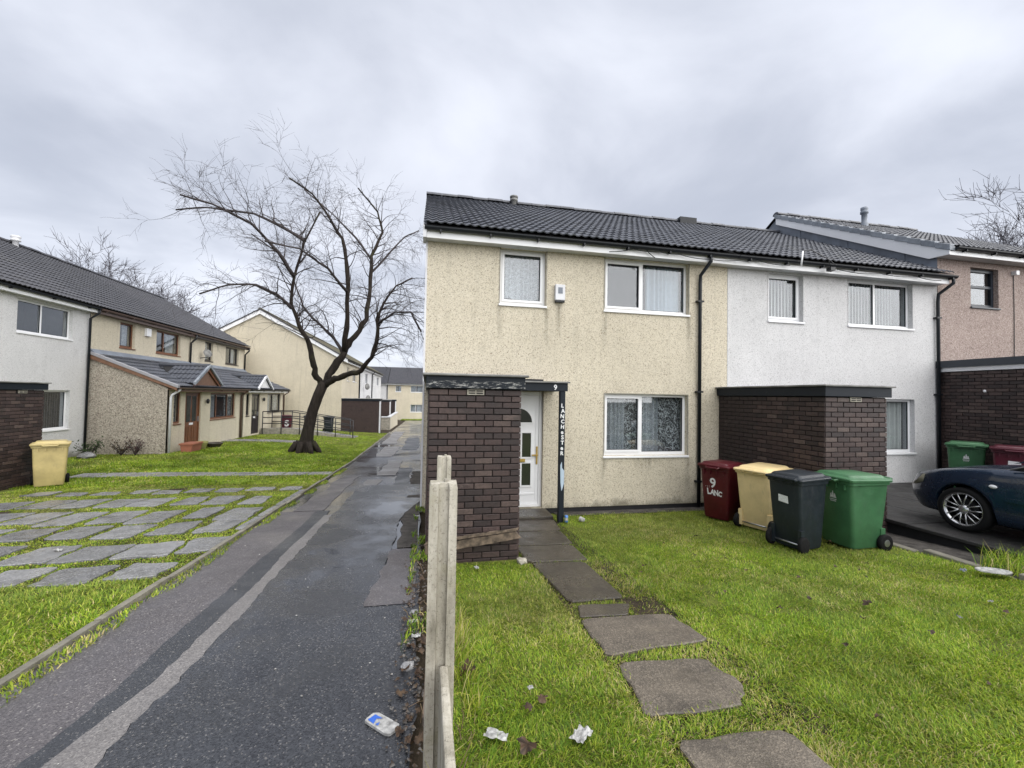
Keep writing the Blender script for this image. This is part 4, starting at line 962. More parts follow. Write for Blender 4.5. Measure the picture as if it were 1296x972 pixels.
railing('nearer black tubular handrail along the ramp by the bare tree', 26.05, -8.9, -4.1, -.42, -.90, 6, 'ramp handrails')
railing('farther black tubular handrail on the house side of the ramp', 27.55, -8.9, -4.5, -.42, -.90, 5, 'ramp handrails')
# ================================================================== TREES
def grow(tw, p, d, r, length, level, maxl, rnd, droop, bias, segs=5, out_tips=None, spread=.9, twist=.25, nkids=(4, 7), minr=.0026):
    pts = [p.copy()]; rad = [r]; dirs = [d.copy()]
    for i in range(segs):
        d = (d + Vector((rnd.uniform(-1, 1), rnd.uniform(-1, 1), rnd.uniform(-1, 1)))*twist + bias*.10 + Vector((0, 0, -droop*(.4+level*.35)))).normalized()
        p = p+d*(length/segs); pts.append(p.copy()); rad.append(max(r*(1-.86*(i+1)/segs), minr)); dirs.append(d.copy())
    tw.tube(pts, rad, 5 if r > .03 else (4 if r > .012 else 3), False)
    if level < maxl:
        n = rnd.randint(*nkids)
        for k in range(n):
            t = rnd.uniform(.22, .98); i = min(int(t*segs), segs-1); q = pts[i].lerp(pts[i+1], t*segs-i); dd = dirs[i+1]
            side_ = Vector((rnd.uniform(-1, 1), rnd.uniform(-1, 1), rnd.uniform(-.6, .9))); side_ = (side_-dd*side_.dot(dd)).normalized()
            nd = (dd*rnd.uniform(.45, 1.0)+side_*spread*rnd.uniform(.5, 1.1)+bias*.35).normalized()
            grow(tw, q, nd, max(r*(1-.8*t)*.55, minr*1.9), length*rnd.uniform(.42, .72), level+1, maxl, rnd, droop, bias, 4, None, spread, twist, nkids, minr)
# big wind-swept tree: limbs as surveyed (x, y, z) points
TY = 18.7
tree = thing('bare_tree', 'large bare leafless tree leaning on the left lawn with wind-swept branches', 'tree', (-4.8, TY, -.75))
base = Vector((-4.79, 18.7, -0.72)); base.z = gz(base.x, base.y)-.1
trunk = [base+Vector((-.05, 0, -.2)), base+Vector((0, 0, .12)), Vector((-4.68, 18.7, 0.12)), Vector((-4.52, 18.7, 0.96)), Vector((-4.33, 18.7, 1.57)), Vector((-4.13, 18.7, 2.1))]
tm = MB(); tm.tube(trunk, [.44, .31, .225, .205, .205, .205], 16)
for a in range(7):
    t = a*.9; e = base+Vector((math.cos(t)*.66, math.sin(t)*.6, -.02)); tm.tube([base+Vector((math.cos(t)*.3, math.sin(t)*.3, .5)), base+Vector((math.cos(t)*.52, math.sin(t)*.5, .16)), e], [.12, .11, .03], 8)
part('trunk', tm, M['bark'], tree, True)
L_ = {
 'A': ([(-4.19, 18.7, 1.9), (-4.39, 18.6, 2.28), (-4.47, 18.4, 2.79), (-4.59, 18.2, 3.56), (-4.94, 18.0, 4.33), (-5.23, 17.8, 5.09), (-5.12, 17.7, 6.15), (-4.73, 17.5, 7.44), (-4.17, 17.4, 8.66)], 0.152),
 'B': ([(-4.16, 18.7, 1.97), (-3.86, 18.8, 2.57), (-3.52, 18.9, 3.18), (-3.3, 19.0, 3.74), (-2.99, 19.0, 4.09), (-2.62, 19.2, 4.88), (-2.49, 19.4, 6.21), (-2.49, 19.6, 7.78), (-2.09, 19.7, 8.92), (-2.33, 19.8, 9.87), (-3.18, 19.7, 10.81)], 0.192),
 'B1': ([(-3.4, 18.9, 3.45), (-3.26, 18.6, 4.81), (-3.28, 18.4, 6.77), (-3.51, 18.3, 8.0), (-3.95, 18.1, 8.69), (-4.58, 17.9, 9.53), (-5.4, 17.7, 9.99)], 0.128),
 'C': ([(-4.07, 18.7, 1.97), (-3.63, 18.3, 2.23), (-3.08, 17.9, 2.39), (-2.52, 17.5, 2.57), (-2.11, 17.2, 3.09), (-1.87, 17.0, 3.93), (-1.92, 17.0, 4.6), (-1.57, 17.1, 5.44), (-1.26, 17.2, 5.92), (-0.64, 17.3, 6.31)], 0.152),
 'D': ([(-3.5, 18.9, 3.38), (-3.85, 19.2, 3.94), (-4.36, 19.6, 4.41), (-4.99, 20.0, 4.97), (-5.44, 20.3, 5.49), (-6.01, 20.7, 6.83), (-6.8, 21.1, 8.05), (-8.09, 21.5, 8.96)], 0.080),
 'E': ([(-5.19, 17.8, 4.93), (-5.58, 17.3, 5.35), (-6.11, 16.8, 5.54), (-6.82, 16.4, 5.39), (-7.59, 16.1, 4.94)], 0.07),
 'F': ([(-5.09, 17.7, 6.15), (-5.51, 17.1, 6.9), (-6.22, 16.5, 7.64), (-7.31, 16.1, 8.05), (-8.2, 15.95, 8.2)], 0.085),
 'G': ([(-4.71, 17.5, 7.51), (-5.63, 18.1, 8.17), (-7.01, 18.7, 8.85), (-8.94, 19.3, 9.16), (-10.2, 19.6, 9.05)], 0.085),
 'H': ([(-2.48, 19.6, 7.57), (-3.32, 20.3, 8.81), (-4.5, 20.9, 10.04), (-5.83, 21.3, 11.2)], 0.064),
 'I': ([(-2.49, 19.5, 7.01), (-1.74, 20.3, 8.29), (-1.19, 20.9, 9.23), (-0.54, 21.3, 9.75)], 0.06),
 'J': ([(-3.27, 18.5, 5.85), (-3.78, 17.2, 6.42), (-4.48, 16.1, 6.75), (-5.35, 15.3, 6.66)], 0.07),
 'K': ([(-1.88, 17.0, 4.36), (-1.2, 16.3, 4.72), (-0.61, 15.8, 4.66), (-0.22, 15.5, 3.92)], 0.05),
}
rnd = random.Random(5)
tw = MB()
bias = Vector((-.12, 0, -.02))
for key, (pp, r0) in L_.items():
    P = [Vector(q) for q in pp]; m_ = len(P); rad = [max(r0*.86*(1-i/(m_-.3))**.85, .030) for i in range(m_)]
    # subdivide for a rougher limb
    Q = []; RR = []
    for i in range(m_-1):
        for k in range(3):
            t = k/3; j = Vector((rnd.uniform(-1, 1), rnd.uniform(-1, 1), rnd.uniform(-1, 1)))*min(.06, rad[i]*.35); Q.append(P[i].lerp(P[i+1], t)+(j if (i or k) else Vector())); RR.append((rad[i]+(rad[i+1]-rad[i])*t)*rnd.uniform(.90, 1.14))
    Q.append(P[-1]); RR.append(rad[-1])
    part('limb', MB().tube(Q, RR, 10 if r0 > .1 else 6), M['bark'] if r0 > .1 else M['twig'], tree, True)
    n = int(len(Q)*1.25)
    lo = .42 if r0 > .15 else .12
    for k in range(n):
        t = lo+(1-lo)*(k+rnd.random())/n; i = min(int(t*(len(Q)-1)), len(Q)-2); q = Q[i]; dd = (Q[i+1]-Q[i]).normalized()
        sd = Vector((rnd.uniform(-1.1, .8), rnd.uniform(-1, 1), rnd.uniform(-.3, .9))); nd = (dd*.55+sd).normalized()
        if q.x > -2.2: nd = (nd+Vector((.5, 0, -.2))).normalized()
        grow(tw, q, nd, min(RR[i]*.42, .026), rnd.uniform(.9, 2.0), 1, 3, rnd, .045, bias if q.x < -2.2 else Vector((.2, 0, -.35)), 7, None, .95, .26, (3, 5))
tc_ = link('crown', raw(tw), M['twig'], tree)
def far_tree(label, x, y, zb, h, seed, spread_=.75, group=None, maxl=4, lean=0.0):
    rr = random.Random(seed); t = thing('bare_tree', label, 'tree', (x, y, zb), group); m = MB(); tp = [Vector((x, y, zb)), Vector((x+.1, y, zb+h*.15)), Vector((x+lean*.2, y, zb+h*.32))]
    part('trunk', MB().tube(tp, [h*.03, h*.024, h*.02], 8), M['far_twig'], t, True)
    for k in range(8):
        a = rr.uniform(0, 6.28); nd = Vector((math.cos(a)*spread_+lean, math.sin(a)*spread_, rr.uniform(.5, 1.5))).normalized()
        grow(m, tp[1].lerp(tp[2], rr.uniform(.4, 1)), nd, h*.009, h*rr.uniform(.34, .46), 0, maxl, rr, -.012, Vector((0, 0, .12)), 5, None, .8, .16, (4, 6), .009)
    link('crown', raw(m), M['far_twig'], t)
far_tree('bare tree rising highest behind the left roof', -35.5, 50, -.5, 18.0, 3, .95, 'bare trees behind the left roof')
far_tree('spindly bare tree lower down behind the left roof towards the gable', -27.0, 50, -.5, 13.6, 8, .95, 'bare trees behind the left roof')
far_tree('bare tree above the pink house roof at the right edge', 50.0, 24.5, -.5, 22.0, 21, .85)
# ================================================================== WHEELIE BINS
def wheelie_bin(name, label, mat, loc, rz, group, dark=False, scale=(1, 1, 1), crest=False, lidmat=None):
    """front of bin faces local -Y, wheels and hinge at +Y"""
    t = thing(name, label, 'bin', loc, group, world=False, rz=rz); t.scale = scale
    lm = M[mat]
    # tapered body with rounded corners
    m = MB(); lev = [(.035, .225, -.245, .225), (.06, .235, -.26, .235), (.52, .262, -.295, .285), (.86, .278, -.325, .318), (.90, .280, -.328, .32), (.905, .300, -.345, .335), (.955, .302, -.347, .337), (.958, .292, -.338, .33)]
    n = 0
    for z, hx, yf, yb in lev:
        ring = []
        for (cx_, cy_, a0) in ((hx-.05, yb-.05, 0), (-hx+.05, yb-.05, 90), (-hx+.05, yf+.05, 180), (hx-.05, yf+.05, 270)):
            for k in range(4): a = R(a0+30*k); ring.append((cx_+.05*math.cos(a), cy_+.05*math.sin(a), z))
        m.v += ring; n = len(ring)
    for i in range(len(lev)-1):
        for k in range(n): m.f.append((i*n+k, i*n+(k+1) % n, (i+1)*n+(k+1) % n, (i+1)*n+k))
    m.f.append(tuple(range(n))[::-1]); m.f.append(tuple(range((len(lev)-1)*n, len(lev)*n)))
    b = link('body', m.mesh('bin_body', True), lm, t); bm_ = b.modifiers.new('es', 'EDGE_SPLIT'); bm_.split_angle = R(38)
    for x in (-.19, -.07, .07, .19): link('rib', MB().box((x-.008, -.352, .83), (x+.008, -.30, .902)).mesh('rib'), lm, b)
    for x in (-.23, .23): link('wheel_bracket', MB().box((x-.03, .20, .05), (x+.03, .275, .30)).mesh('bracket'), lm, b)
    # flat lid with a skirt and a raised centre panel
    def ring_(hx, yf, yb, z, r_=.05):
        out_ = []
        for (cx_, cy_, a0) in ((hx-r_, yb-r_, 0), (-hx+r_, yb-r_, 90), (-hx+r_, yf+r_, 180), (hx-r_, yf+r_, 270)):
            for k in range(4): a = R(a0+30*k); out_.append((cx_+r_*math.cos(a), cy_+r_*math.sin(a), z))
        return out_
    m = MB(); lv_ = [(.318, -.385, .355, .948), (.322, -.392, .36, .972), (.316, -.386, .355, .984), (.262, -.325, .30, .992), (.250, -.310, .285, 1.012), (.235, -.295, .27, 1.020)]
    for q_ in lv_: m.v += ring_(*q_)
    for i in range(len(lv_)-1):
        for k in range(16): m.f.append((i*16+k, i*16+(k+1) % 16, (i+1)*16+(k+1) % 16, (i+1)*16+k))
    m.f.append(tuple(range(16))[::-1]); m.f.append(tuple(range(5*16, 6*16)))
    m.v = [(x, y, z+.018*(1-(x/.32)**2)*(1 if z > .97 else 0)-.02*(y+.0)*(1 if z > .94 else 0)) for x, y, z in m.v]
    m.tube([(-.13, -.375, .962), (-.11, -.415, .950), (.11, -.415, .950), (.13, -.375, .962)], .016, 6)
    lid = link('lid', m.mesh('lid', True), M[lidmat] if lidmat else lm, t); e_ = lid.modifiers.new('es', 'EDGE_SPLIT'); e_.split_angle = R(28)
    h = MB().tube([(-.25, .34, .96), (-.25, .405, .975), (.25, .405, .975), (.25, .34, .96)], .017, 8)
    for x in (-.16, 0, .16): h.box((x-.035, .33, .94), (x+.035, .40, .995))
    link('handle', h.mesh('handle', False), lm, t)
    link('axle', MB().tube([(-.27, .245, .10), (.27, .245, .10)], .012, 8).mesh('axle', True), M['metal'], t)
    for s_ in (-1, 1):
        w = MB().lathe([(.03, -.030), (.095, -.034), (.112, -.024), (.112, .024), (.095, .034), (.03, .030)], (0, 0, 0), 'X', 20)
        wo = link('wheel', w.mesh('wheel', True), M['tyre'], t); wo.location = (s_*.275, .245, .112)
        hb = link('hub', MB().lathe([(0, s_*.030), (.03, s_*.034), (.055, s_*.030), (.060, s_*.026)], (0, 0, 0), 'X', 14).mesh('hub', True), M['metal' if not dark else 'tyre'], wo)
    return t
GB = 'wheelie bins outside the houses'
def on_bin(t, bname, me, mat, x, y, z, side, tilt=.045):
    """flat mark on a bin face: side 'F' front, 'B' back, 'L' local -X, 'R' local +X"""
    o = link(bname, me, M[mat], t)
    rzz = {'F': 0, 'B': 180, 'L': -90, 'R': 90}[side]
    o.matrix_basis = Matrix.Translation((x, y, z)) @ Matrix.Rotation(R(rzz), 4, 'Z') @ Matrix.Rotation(R(90)+tilt, 4, 'X'); return o
def crest_mesh():
    m = MB()
    def q(x0, y0, x1, y1): m.poly([(x0, y0, 0), (x1, y0, 0), (x1, y1, 0), (x0, y1, 0)])
    m.poly([(-.012, .02, 0), (.012, .02, 0), (.004, .085, 0), (-.004, .085, 0)]); m.poly([(-.045, .0, 0), (.045, .0, 0), (.035, .018, 0), (-.035, .018, 0)])
    m.poly([(-.04, .02, 0), (-.016, .02, 0), (-.02, .055, 0), (-.034, .042, 0)]); m.poly([(.04, .02, 0), (.016, .02, 0), (.02, .055, 0), (.034, .042, 0)]); m.poly([(-.05, -.012, 0), (.05, -.012, 0), (.044, -.003, 0), (-.044, -.003, 0)])
    for i, w in enumerate((.05, .042)):
        for k in range(6): x = -w+2*w*k/6; q(x, -.04-.022*i, x+2*w/6*.72, -.028-.022*i)
    return m.mesh('crest')
def ang(nx_, ny_): return math.atan2(nx_, -ny_)          # rotation so that local -Y points along (nx, ny)
def gnd(x, y): return (x, y, gz(x, y)-.005)
red = wheelie_bin('wheelie_bin', 'maroon wheelie bin with white painted 9 against the cream wall', 'bin_red', gnd(5.34, 6.88), ang(-.90, -.43), GB, scale=(.93, .93, 1.0))
on_bin(red, 'painted_number', text_mesh('9', .24, .001, .005), 'paint_white', -.03, -.3105, .66, 'F', .081)
for i_, ch_ in enumerate('LANC'):
    o_l = on_bin(red, 'painted_letter', text_mesh(ch_, (.15, .135, .14, .12)[i_], .001, .005), 'paint_white', -.12+.075*i_, -.2965, .505-.006*i_, 'F', .081); o_l.matrix_basis = o_l.matrix_basis @ Matrix.Rotation((.10, -.12, .06, -.15)[i_], 4, 'Z') @ Matrix.Diagonal((.8, 1, 1, 1))
on_bin(red, 'scratched_print', text_mesh('- - :', .06, .001), 'paint_white', -.14, -.3055, .60, 'F', .081)
yel = wheelie_bin('wheelie_bin', 'pale buff wheelie bin between the maroon and the charcoal bins', 'bin_yellow', gnd(5.50, 6.10), ang(.94, .34), GB, dark=True)
blk = wheelie_bin('wheelie_bin', 'charcoal wheelie bin with a blank white label, wheels towards the viewer', 'bin_black', gnd(5.13, 5.08), ang(.985, .17), GB, dark=True, scale=(.84, .84, 1.01))
lab = MB().poly([(-.085, -.04, 0), (.085, -.055, 0), (.08, .045, 0), (-.08, .055, 0)]).mesh('label'); on_bin(blk, 'white_label', lab, 'paint_white', .02, .3045, .68, 'B', .10)
grn = wheelie_bin('wheelie_bin', 'bright green wheelie bin with white crest at the end of the garden row', 'bin_green', gnd(5.97, 5.02), ang(-.975, -.03), GB)
on_bin(grn, 'white_crest', crest_mesh(), 'paint_white', .0, -.3145, .70, 'F', .085)
def plat(x, y): return (x, y, -.137)
g2 = wheelie_bin('wheelie_bin', 'green wheelie bin behind the car by the dark brick wall', 'bin_green', plat(11.42, 7.05), ang(-.85, -.5), GB); on_bin(g2, 'white_crest', crest_mesh(), 'paint_white', .0, -.3145, .70, 'F', .085)
g2.location.z = -.15; 
m2 = wheelie_bin('wheelie_bin', 'dark maroon wheelie bin behind the car bonnet', 'bin_maroon', plat(11.42, 6.3), ang(-.85, -.5), GB); m2.location.z = -.15
on_bin(m2, 'white_label', lab, 'paint_white', .0, -.3145, .70, 'F', .085)
yl = wheelie_bin('wheelie_bin', 'weathered buff wheelie bin on the left lawn before the brick store', 'bin_buff', gnd(-8.42, 11.72), ang(.55, -.83), GB, dark=True)
lab2 = MB().poly([(-.05, -.04, 0), (.05, -.04, 0), (.05, .04, 0), (-.05, .04, 0)]).mesh('label'); on_bin(yl, 'white_label', lab2, 'paint_white', .2755, .05, .74, 'R', .05)
for lbl, mt_, x, y in (('maroon bin with a white painted mark behind the ramp handrail', 'bin_maroon', -8.35, 28.4), ('charcoal bin behind the ramp handrail near the tree trunk', 'bin_black', -7.2, 28.9), ('charcoal bin hidden mostly by the bare tree trunk', 'bin_black', -6.1, 29.2)):
    b_ = wheelie_bin('wheelie_bin', lbl, mt_, (x, y, gz(x, y)+.0), ang(.3, -.95), GB)
    if 'painted' in lbl: on_bin(b_, 'painted_mark', text_mesh('S', .5, .001, .02), 'paint_white', 0, -.300, .52, 'F', .081)

# ================================================================== CAR (points +Y, left side towards the camera)
car = thing('parked_car', 'dark navy saloon car with silver multi-spoke wheels nose-in on the driveway', 'car', (8.47, 5.62, -.135))
CX, CY, CZ = 8.47, 5.62, -.135
def C3(s, w, z):
    if s < .6: s = s+(1-s/.6)*(.10*max(0., (.38-z)/.2)+.075*max(0., (z-.52)/.2))
    return (CX+w, CY-s, CZ+z)          # s back from the nose, w to the right, z up
def lerp_t(tab, s):
    if s <= tab[0][0]: return tab[0][1]
    for (a, va), (b, vb) in zip(tab, tab[1:]):
        if s <= b: t = (s-a)/(b-a); return va+(vb-va)*t
    return tab[-1][1]
HW = [(0, .50), (.04, .60), (.12, .70), (.25, .78), (.45, .845), (.75, .885), (1.2, .905), (3.2, .91), (4.0, .89), (4.4, .83), (4.65, .74), (4.78, .62)]
SH = [(0, .58), (.05, .66), (.15, .725), (.4, .80), (.8, .875), (1.25, .935), (1.5, .96), (3.4, .99), (4.2, 1.0), (4.6, .97), (4.78, .90)]
TP_ = [(0, .60), (.05, .69), (.15, .765), (.4, .845), (.8, .925), (1.25, .99), (1.45, 1.02), (3.7, 1.06), (4.2, 1.06), (4.6, 1.03), (4.78, .93)]
BT = [(0, .36), (.06, .24), (.25, .20), (4.4, .22), (4.7, .30), (4.78, .40)]
WC = (.88, 3.64); WR = .31; AR = .365
def zlow(s):
    z = lerp_t(BT, s)
    for c in WC:
        if abs(s-c) < AR: z = max(z, .31+math.sqrt(AR*AR-(s-c)**2))
    return z
S = sorted(set([0, .02, .05, .09, .15, .22, .3, .4] + [round(c-AR+2*AR*k/26, 4) for c in WC for k in range(27)] + [WC[0]-AR-.001, WC[0]+AR+.001, WC[1]-AR-.001, WC[1]+AR+.001] + [1.3+.1*k for k in range(20)] + [4.05+.08*k for k in range(9)]+[4.78]))
m = MB(); NS = 9; NT_ = 6; ring = []
for s in S:
    hw, sh, tp, zl = lerp_t(HW, s), lerp_t(SH, s), lerp_t(TP_, s), zlow(s); half = []
    flare = sum(.018*max(0, 1-abs(math.hypot(s-c, 0)-.0)/.55) for c in WC)
    for k in range(NS+1):
        t = k/NS; z = zl+(sh-zl)*t; w = hw*(1-.035*abs(z-.52)/.4-.07*max(0, (z-.72)/.3)**2-.05*max(0, (.36-z)/.2))+flare*max(0, 1-abs(z-.6)/.35)
        if k == NS: w -= .012
        if .555 < z < .60 and 1.2 < s < 4.2: w += .006
        half.append((w, z))
    w0, z0 = half[-1]
    for k in range(1, NT_+1):
        t = k/NT_; half.append((w0*(1-t), sh+(tp-sh)*math.sin(t*math.pi/2)))
    ring.append(half)
n = len(ring[0])
for sgn in (-1, 1):
    o0 = len(m.v)
    for s, half in zip(S, ring): m.v += [C3(s, sgn*w, z) for w, z in half]
    for i in range(len(S)-1):
        for k in range(n-1): a = o0+i*n+k; m.f.append((a, a+1, a+n+1, a+n))
    o1 = len(m.v)      # inner lip of sills and arches
    for s, half in zip(S, ring): m.v += [C3(s, sgn*(half[0][0]-.10), half[0][1]-.004)]
    for i in range(len(S)-1): m.f.append((o0+i*n, o0+(i+1)*n, o1+i+1, o1+i))
    m.f.append(tuple(o0+k for k in range(n)) + ((o0+n-1),) if False else tuple(o0+k for k in range(n)))
nose = MB()
bodyme = m.mesh('car_body', True)
def car_paint():
    k = NT('navy_car_paint'); k.set((.007, .019, .042), .18, .15, .6); k.b.inputs['Coat Weight'].default_value = .6; k.b.inputs['Coat Roughness'].default_value = .08
    g = k.geo(); k.set(None, k.ramp(k.noise(6, 5, .65, g), [(.35, .16), (.7, .38)])); return k.m
M['car'] = car_paint()
body = link('body', bodyme, M['car'], car)
# underbody and wheel wells (dark)
q = MB().box((CX-.70, CY-4.4, CZ+.16), (CX+.70, CY-.62, CZ+.50)); part('underbody', q, M['tyre'], body)
# cabin
cab = [(1.30, .70, .955, .0), (1.55, .735, 1.09, .0), (1.85, .70, 1.26, 0), (2.12, .655, 1.375, 0), (2.4, .635, 1.425, 0), (2.8, .63, 1.44, 0), (3.2, .625, 1.425, 0), (3.5, .63, 1.37, 0), (3.8, .655, 1.25, 0), (4.1, .70, 1.09, 0), (4.25, .71, 1.03, 0)]
q = MB(); nn = 7
for s, hw, z, _ in cab:
    for k in range(nn): t = -1+2*k/(nn-1); q.v.append(C3(s, hw*t, z-.045*abs(t)**3))
for i in range(len(cab)-1):
    for k in range(nn-1): a = i*nn+k; q.f.append((a, a+1, a+nn+1, a+nn))
roof_faces = q
part('roof', q, M['car'], body, True)
M['car_glass'] = plain('tinted_car_glass', (.012, .014, .016), .04, spec=.9)
q = MB()
q.add([C3(1.33, -.66, 1.0), C3(1.33, .66, 1.0), C3(2.10, .60, 1.375), C3(2.10, -.60, 1.375)], [(0, 1, 2, 3)]); 
for v in range(4): x, y, z = q.v[v]; q.v[v] = (x, y+.02, z+.03)
part('windscreen', q, M['car_glass'], body)
q = MB().add([C3(3.55, -.58, 1.39), C3(3.55, .58, 1.39), C3(4.2, .64, 1.08), C3(4.2, -.64, 1.08)], [(0, 1, 2, 3)]); part('rear_window', q, M['car_glass'], body)
for sgn in (-1, 1):
    P = [(1.38, .84, .955), (1.62, .80, 1.06), (2.14, .69, 1.36), (2.9, .66, 1.42), (3.45, .67, 1.36), (4.0, .78, 1.10), (4.1, .84, 1.0), (2.6, .88, .975)]
    q = MB(); q.add([C3(s, sgn*w, z) for s, w, z in P], [tuple(range(8))]); part('side_window', q, M['car_glass'], body)
    q = MB().tube([C3(s, sgn*(w+.008), z+.006) for s, w, z in P[:6]], .012, 6); part('window_trim', q, M['metal'], body, True)
    q = MB().lathe([(0, -.10), (.06, -.09), (.085, 0), (.07, .08), (0, .10)], C3(1.72, sgn*.99, 1.02), 'X', 12); part('wing_mirror', q, M['car'], body, True)
    # headlamp lens on the nose corner
    P = [(.045, .600, .52), (.16, .735, .535), (.30, .808, .60), (.31, .79, .725), (.17, .715, .70), (.05, .585, .645)]
    q = MB(); a = [C3(s, sgn*(w+.012), z) for s, w, z in P]; b = [C3(s+.05, sgn*(w-.06), z) for s, w, z in P]; q.add(a+b, [tuple(range(6))]+[(i, (i+1) % 6, 6+(i+1) % 6, 6+i) for i in range(6)]); part('headlight', q, plain('headlamp_lens', (.23, .22, .165), .22, .1, .5) if sgn == -1 else bpy.data.materials['headlamp_lens'], body, True)
    q = MB().lathe([(0, -.010), (.026, -.006), (.032, .004), (0, .008)], (0, 0, 0), 'X', 12); o = part('side_indicator', q, M['pvc'], body, True); o.matrix_basis = Matrix.Translation(C3(1.235, sgn*.912, .71)) @ Matrix.Diagonal((1, 1.5, .8, 1))
    q = MB().box(C3(2.1, sgn*.915-.012, .80), C3(1.9, sgn*.915+.012, .83)); part('door_handle', q, M['car'], body)
    part('side_moulding', MB().box(C3(3.2, sgn*.918-.012, .54), C3(1.36, sgn*.918+.012, .59)), M['car'], body)
    for c in WC:
        q = MB().lathe([(.225, -.09), (.27, -.105), (.305, -.085), (.313, 0), (.305, .085), (.27, .105), (.225, .09), (.225, -.09)], (0, 0, 0), 'X', 36)
        wo = part('wheel', q, M['tyre'], car, True); wo.matrix_basis = Matrix.Translation(C3(c, sgn*.80, .313))
        rim = MB(); o_ = sgn*.088
        rim.lathe([(.205, o_-sgn*.03), (.222, o_), (.236, o_+sgn*.006), (.240, o_-sgn*.012)], (0, 0, 0), 'X', 36); rim.lathe([(0, o_-sgn*.004), (.038, o_-sgn*.004), (.066, o_-sgn*.02), (.07, o_-sgn*.05)], (0, 0, 0), 'X', 18)
        for k in range(7):
            a0 = 2*math.pi*k/7+.2
            for da in (-1, 1):
                cc, ss_ = math.cos(a0), math.sin(a0)
                a = Vector((o_-sgn*.022, .05*cc-da*.024*ss_, .05*ss_+da*.024*cc)); b = Vector((o_-sgn*.010, .222*cc-da*.042*ss_, .222*ss_+da*.042*cc)); rim.tube([a, a.lerp(b, .5)+Vector((sgn*.004, 0, 0)), b], .0098, 5)
        part('rim', rim, M['alloy'], wo, True); part('brake_disc', MB().lathe([(0, sgn*.01), (.15, sgn*.01), (.15, -sgn*.01)], (0, 0, 0), 'X', 20), M['black_mat'], wo)
q = MB().prism([C3(.012, w, z) for w, z in [(-.30, .36), (.30, .36), (.34, .52), (-.34, .52)]], (0, .012, 0)); part('grille', q, M['black_mat'], body)

# ================================================================== FENCE POSTS AND TIMBER
def fence_post(label, x, y, top, h, w=.130, d=.10):
    t = thing('fence_post', label, 'post', (x, y, top-h), 'concrete fence posts')
    # H section with chamfered head; slot faces +-Y
    a = w/2; s = .024; P = [(-a, -d/2), (-s, -d/2), (-s*.8, -d/2+.025), (s*.9, -d/2+.025), (s*1.05, -d/2), (a, -d/2), (a, d/2), (s, d/2), (s*.8, d/2-.025), (-s*.8, d/2-.025), (-s, d/2), (-a, d/2)]
    m = MB(); z0 = top-h; lv = [z0, z0+h*.3, z0+h*.6, top-.02, top]
    for i, z in enumerate(lv):
        k = .93 if i == len(lv)-1 else 1
        for px_, py_ in P: m.v.append((x+px_*k+random.uniform(-.002, .002), y+py_*k+random.uniform(-.002, .002), z))
    n = len(P)
    for i in range(len(lv)-1):
        for k in range(n): m.f.append((i*n+k, i*n+(k+1) % n, (i+1)*n+(k+1) % n, (i+1)*n+k))
    m.f.append(tuple(range((len(lv)-1)*n, len(lv)*n)))
    part('shaft', m, M['post_concrete'], t)
    part('rod', MB().tube([(x+.01, y, top-.02), (x+.012, y, top+.014)], .012, 7), M['concrete'], t)
def post_mat():
    k = NT('weathered_post_concrete'); g = k.geo()
    c = k.ramp(k.noise(5, 7, .7, k.scaled(g, 1, 1, .35)), [(.3, (.17, .155, .12)), (.5, (.38, .355, .295)), (.72, (.60, .57, .50))])
    c = k.mix(k.ramp(k.noise(75, 5, .75, g), [(.55, 0.), (.64, .55)]), c, (.09, .08, .066)); c = k.mix(k.ramp(k.noise(4.5, 6, .7, k.scaled(g, 2, 2, .22)), [(.54, 0.), (.70, .6)]), c, (.12, .105, .075)); c = k.mix(k.ramp(k.noise(3, 4, .6, g), [(.58, 0.), (.72, .5)]), c, (.20, .19, .06))
    k.set(c, .93, 0, .2); k.bump(k.noise(90, 6, .75, g), .8, .006); return k.m
M['post_concrete'] = post_mat()
fence_post('nearest pale concrete slotted fence post beside the footpath', .093, 2.07, 1.272, 1.75)
fence_post('second concrete fence post standing before the brick store', .187, 4.15, 1.10, 1.75)
gbd = thing('gravel_board', 'low mossy concrete board slotted into the nearest fence post', 'board', (.10, 1.0, -.3))
bevel(part('board', MB().prism([(.090, -.6, -.35), (.128, -.6, -.35), (.128, -.6, .47), (.090, -.6, .47)], (0, 2.62, -.03)), M['post_concrete'], gbd), .01, 2)
def plank(label, a, b, w, th, rx=0):
    a = Vector(a); b = Vector(b); d = (b-a); L = d.length
    m = MB(); nseg = 14
    for i in range(nseg+1):
        t = i/nseg; j = lambda: random.uniform(-.006, .006)
        for yy, zz in ((-th/2, -w/2), (th/2, -w/2), (th/2, w/2), (-th/2, w/2)): m.v.append((t*L+(random.uniform(-.05, .05) if i in (0, nseg) else 0), yy+j()*.3, zz*(1-.1*t)+j()))
    for i in range(nseg):
        for k in range(4): m.f.append((i*4+k, i*4+(k+1) % 4, i*4+4+(k+1) % 4, i*4+4+k))
    m.f += [(0, 1, 2, 3), (nseg*4+3, nseg*4+2, nseg*4+1, nseg*4)]
    o = part('timber_plank', m, M['timber'], None); o.matrix_basis = Matrix.Translation(a) @ Vector((1, 0, 0)).rotation_difference(d).to_matrix().to_4x4() @ Matrix.Rotation(rx, 4, 'X'); tag(o, label, 'plank', 'broken timbers against the store'); return o
plank('broad splintered fence plank leaning low across the brick store', (.02, 5.20, -.165), (1.165, 5.235, -.045), .10, .022)
plank('thin split batten lying along the top of the leaning plank', (.20, 5.19, -.055), (1.16, 5.225, .028), .032, .02)
plank('narrow reddish batten tucked behind the leaning plank', (.05, 5.235, -.09), (1.12, 5.255, .005), .03, .015)
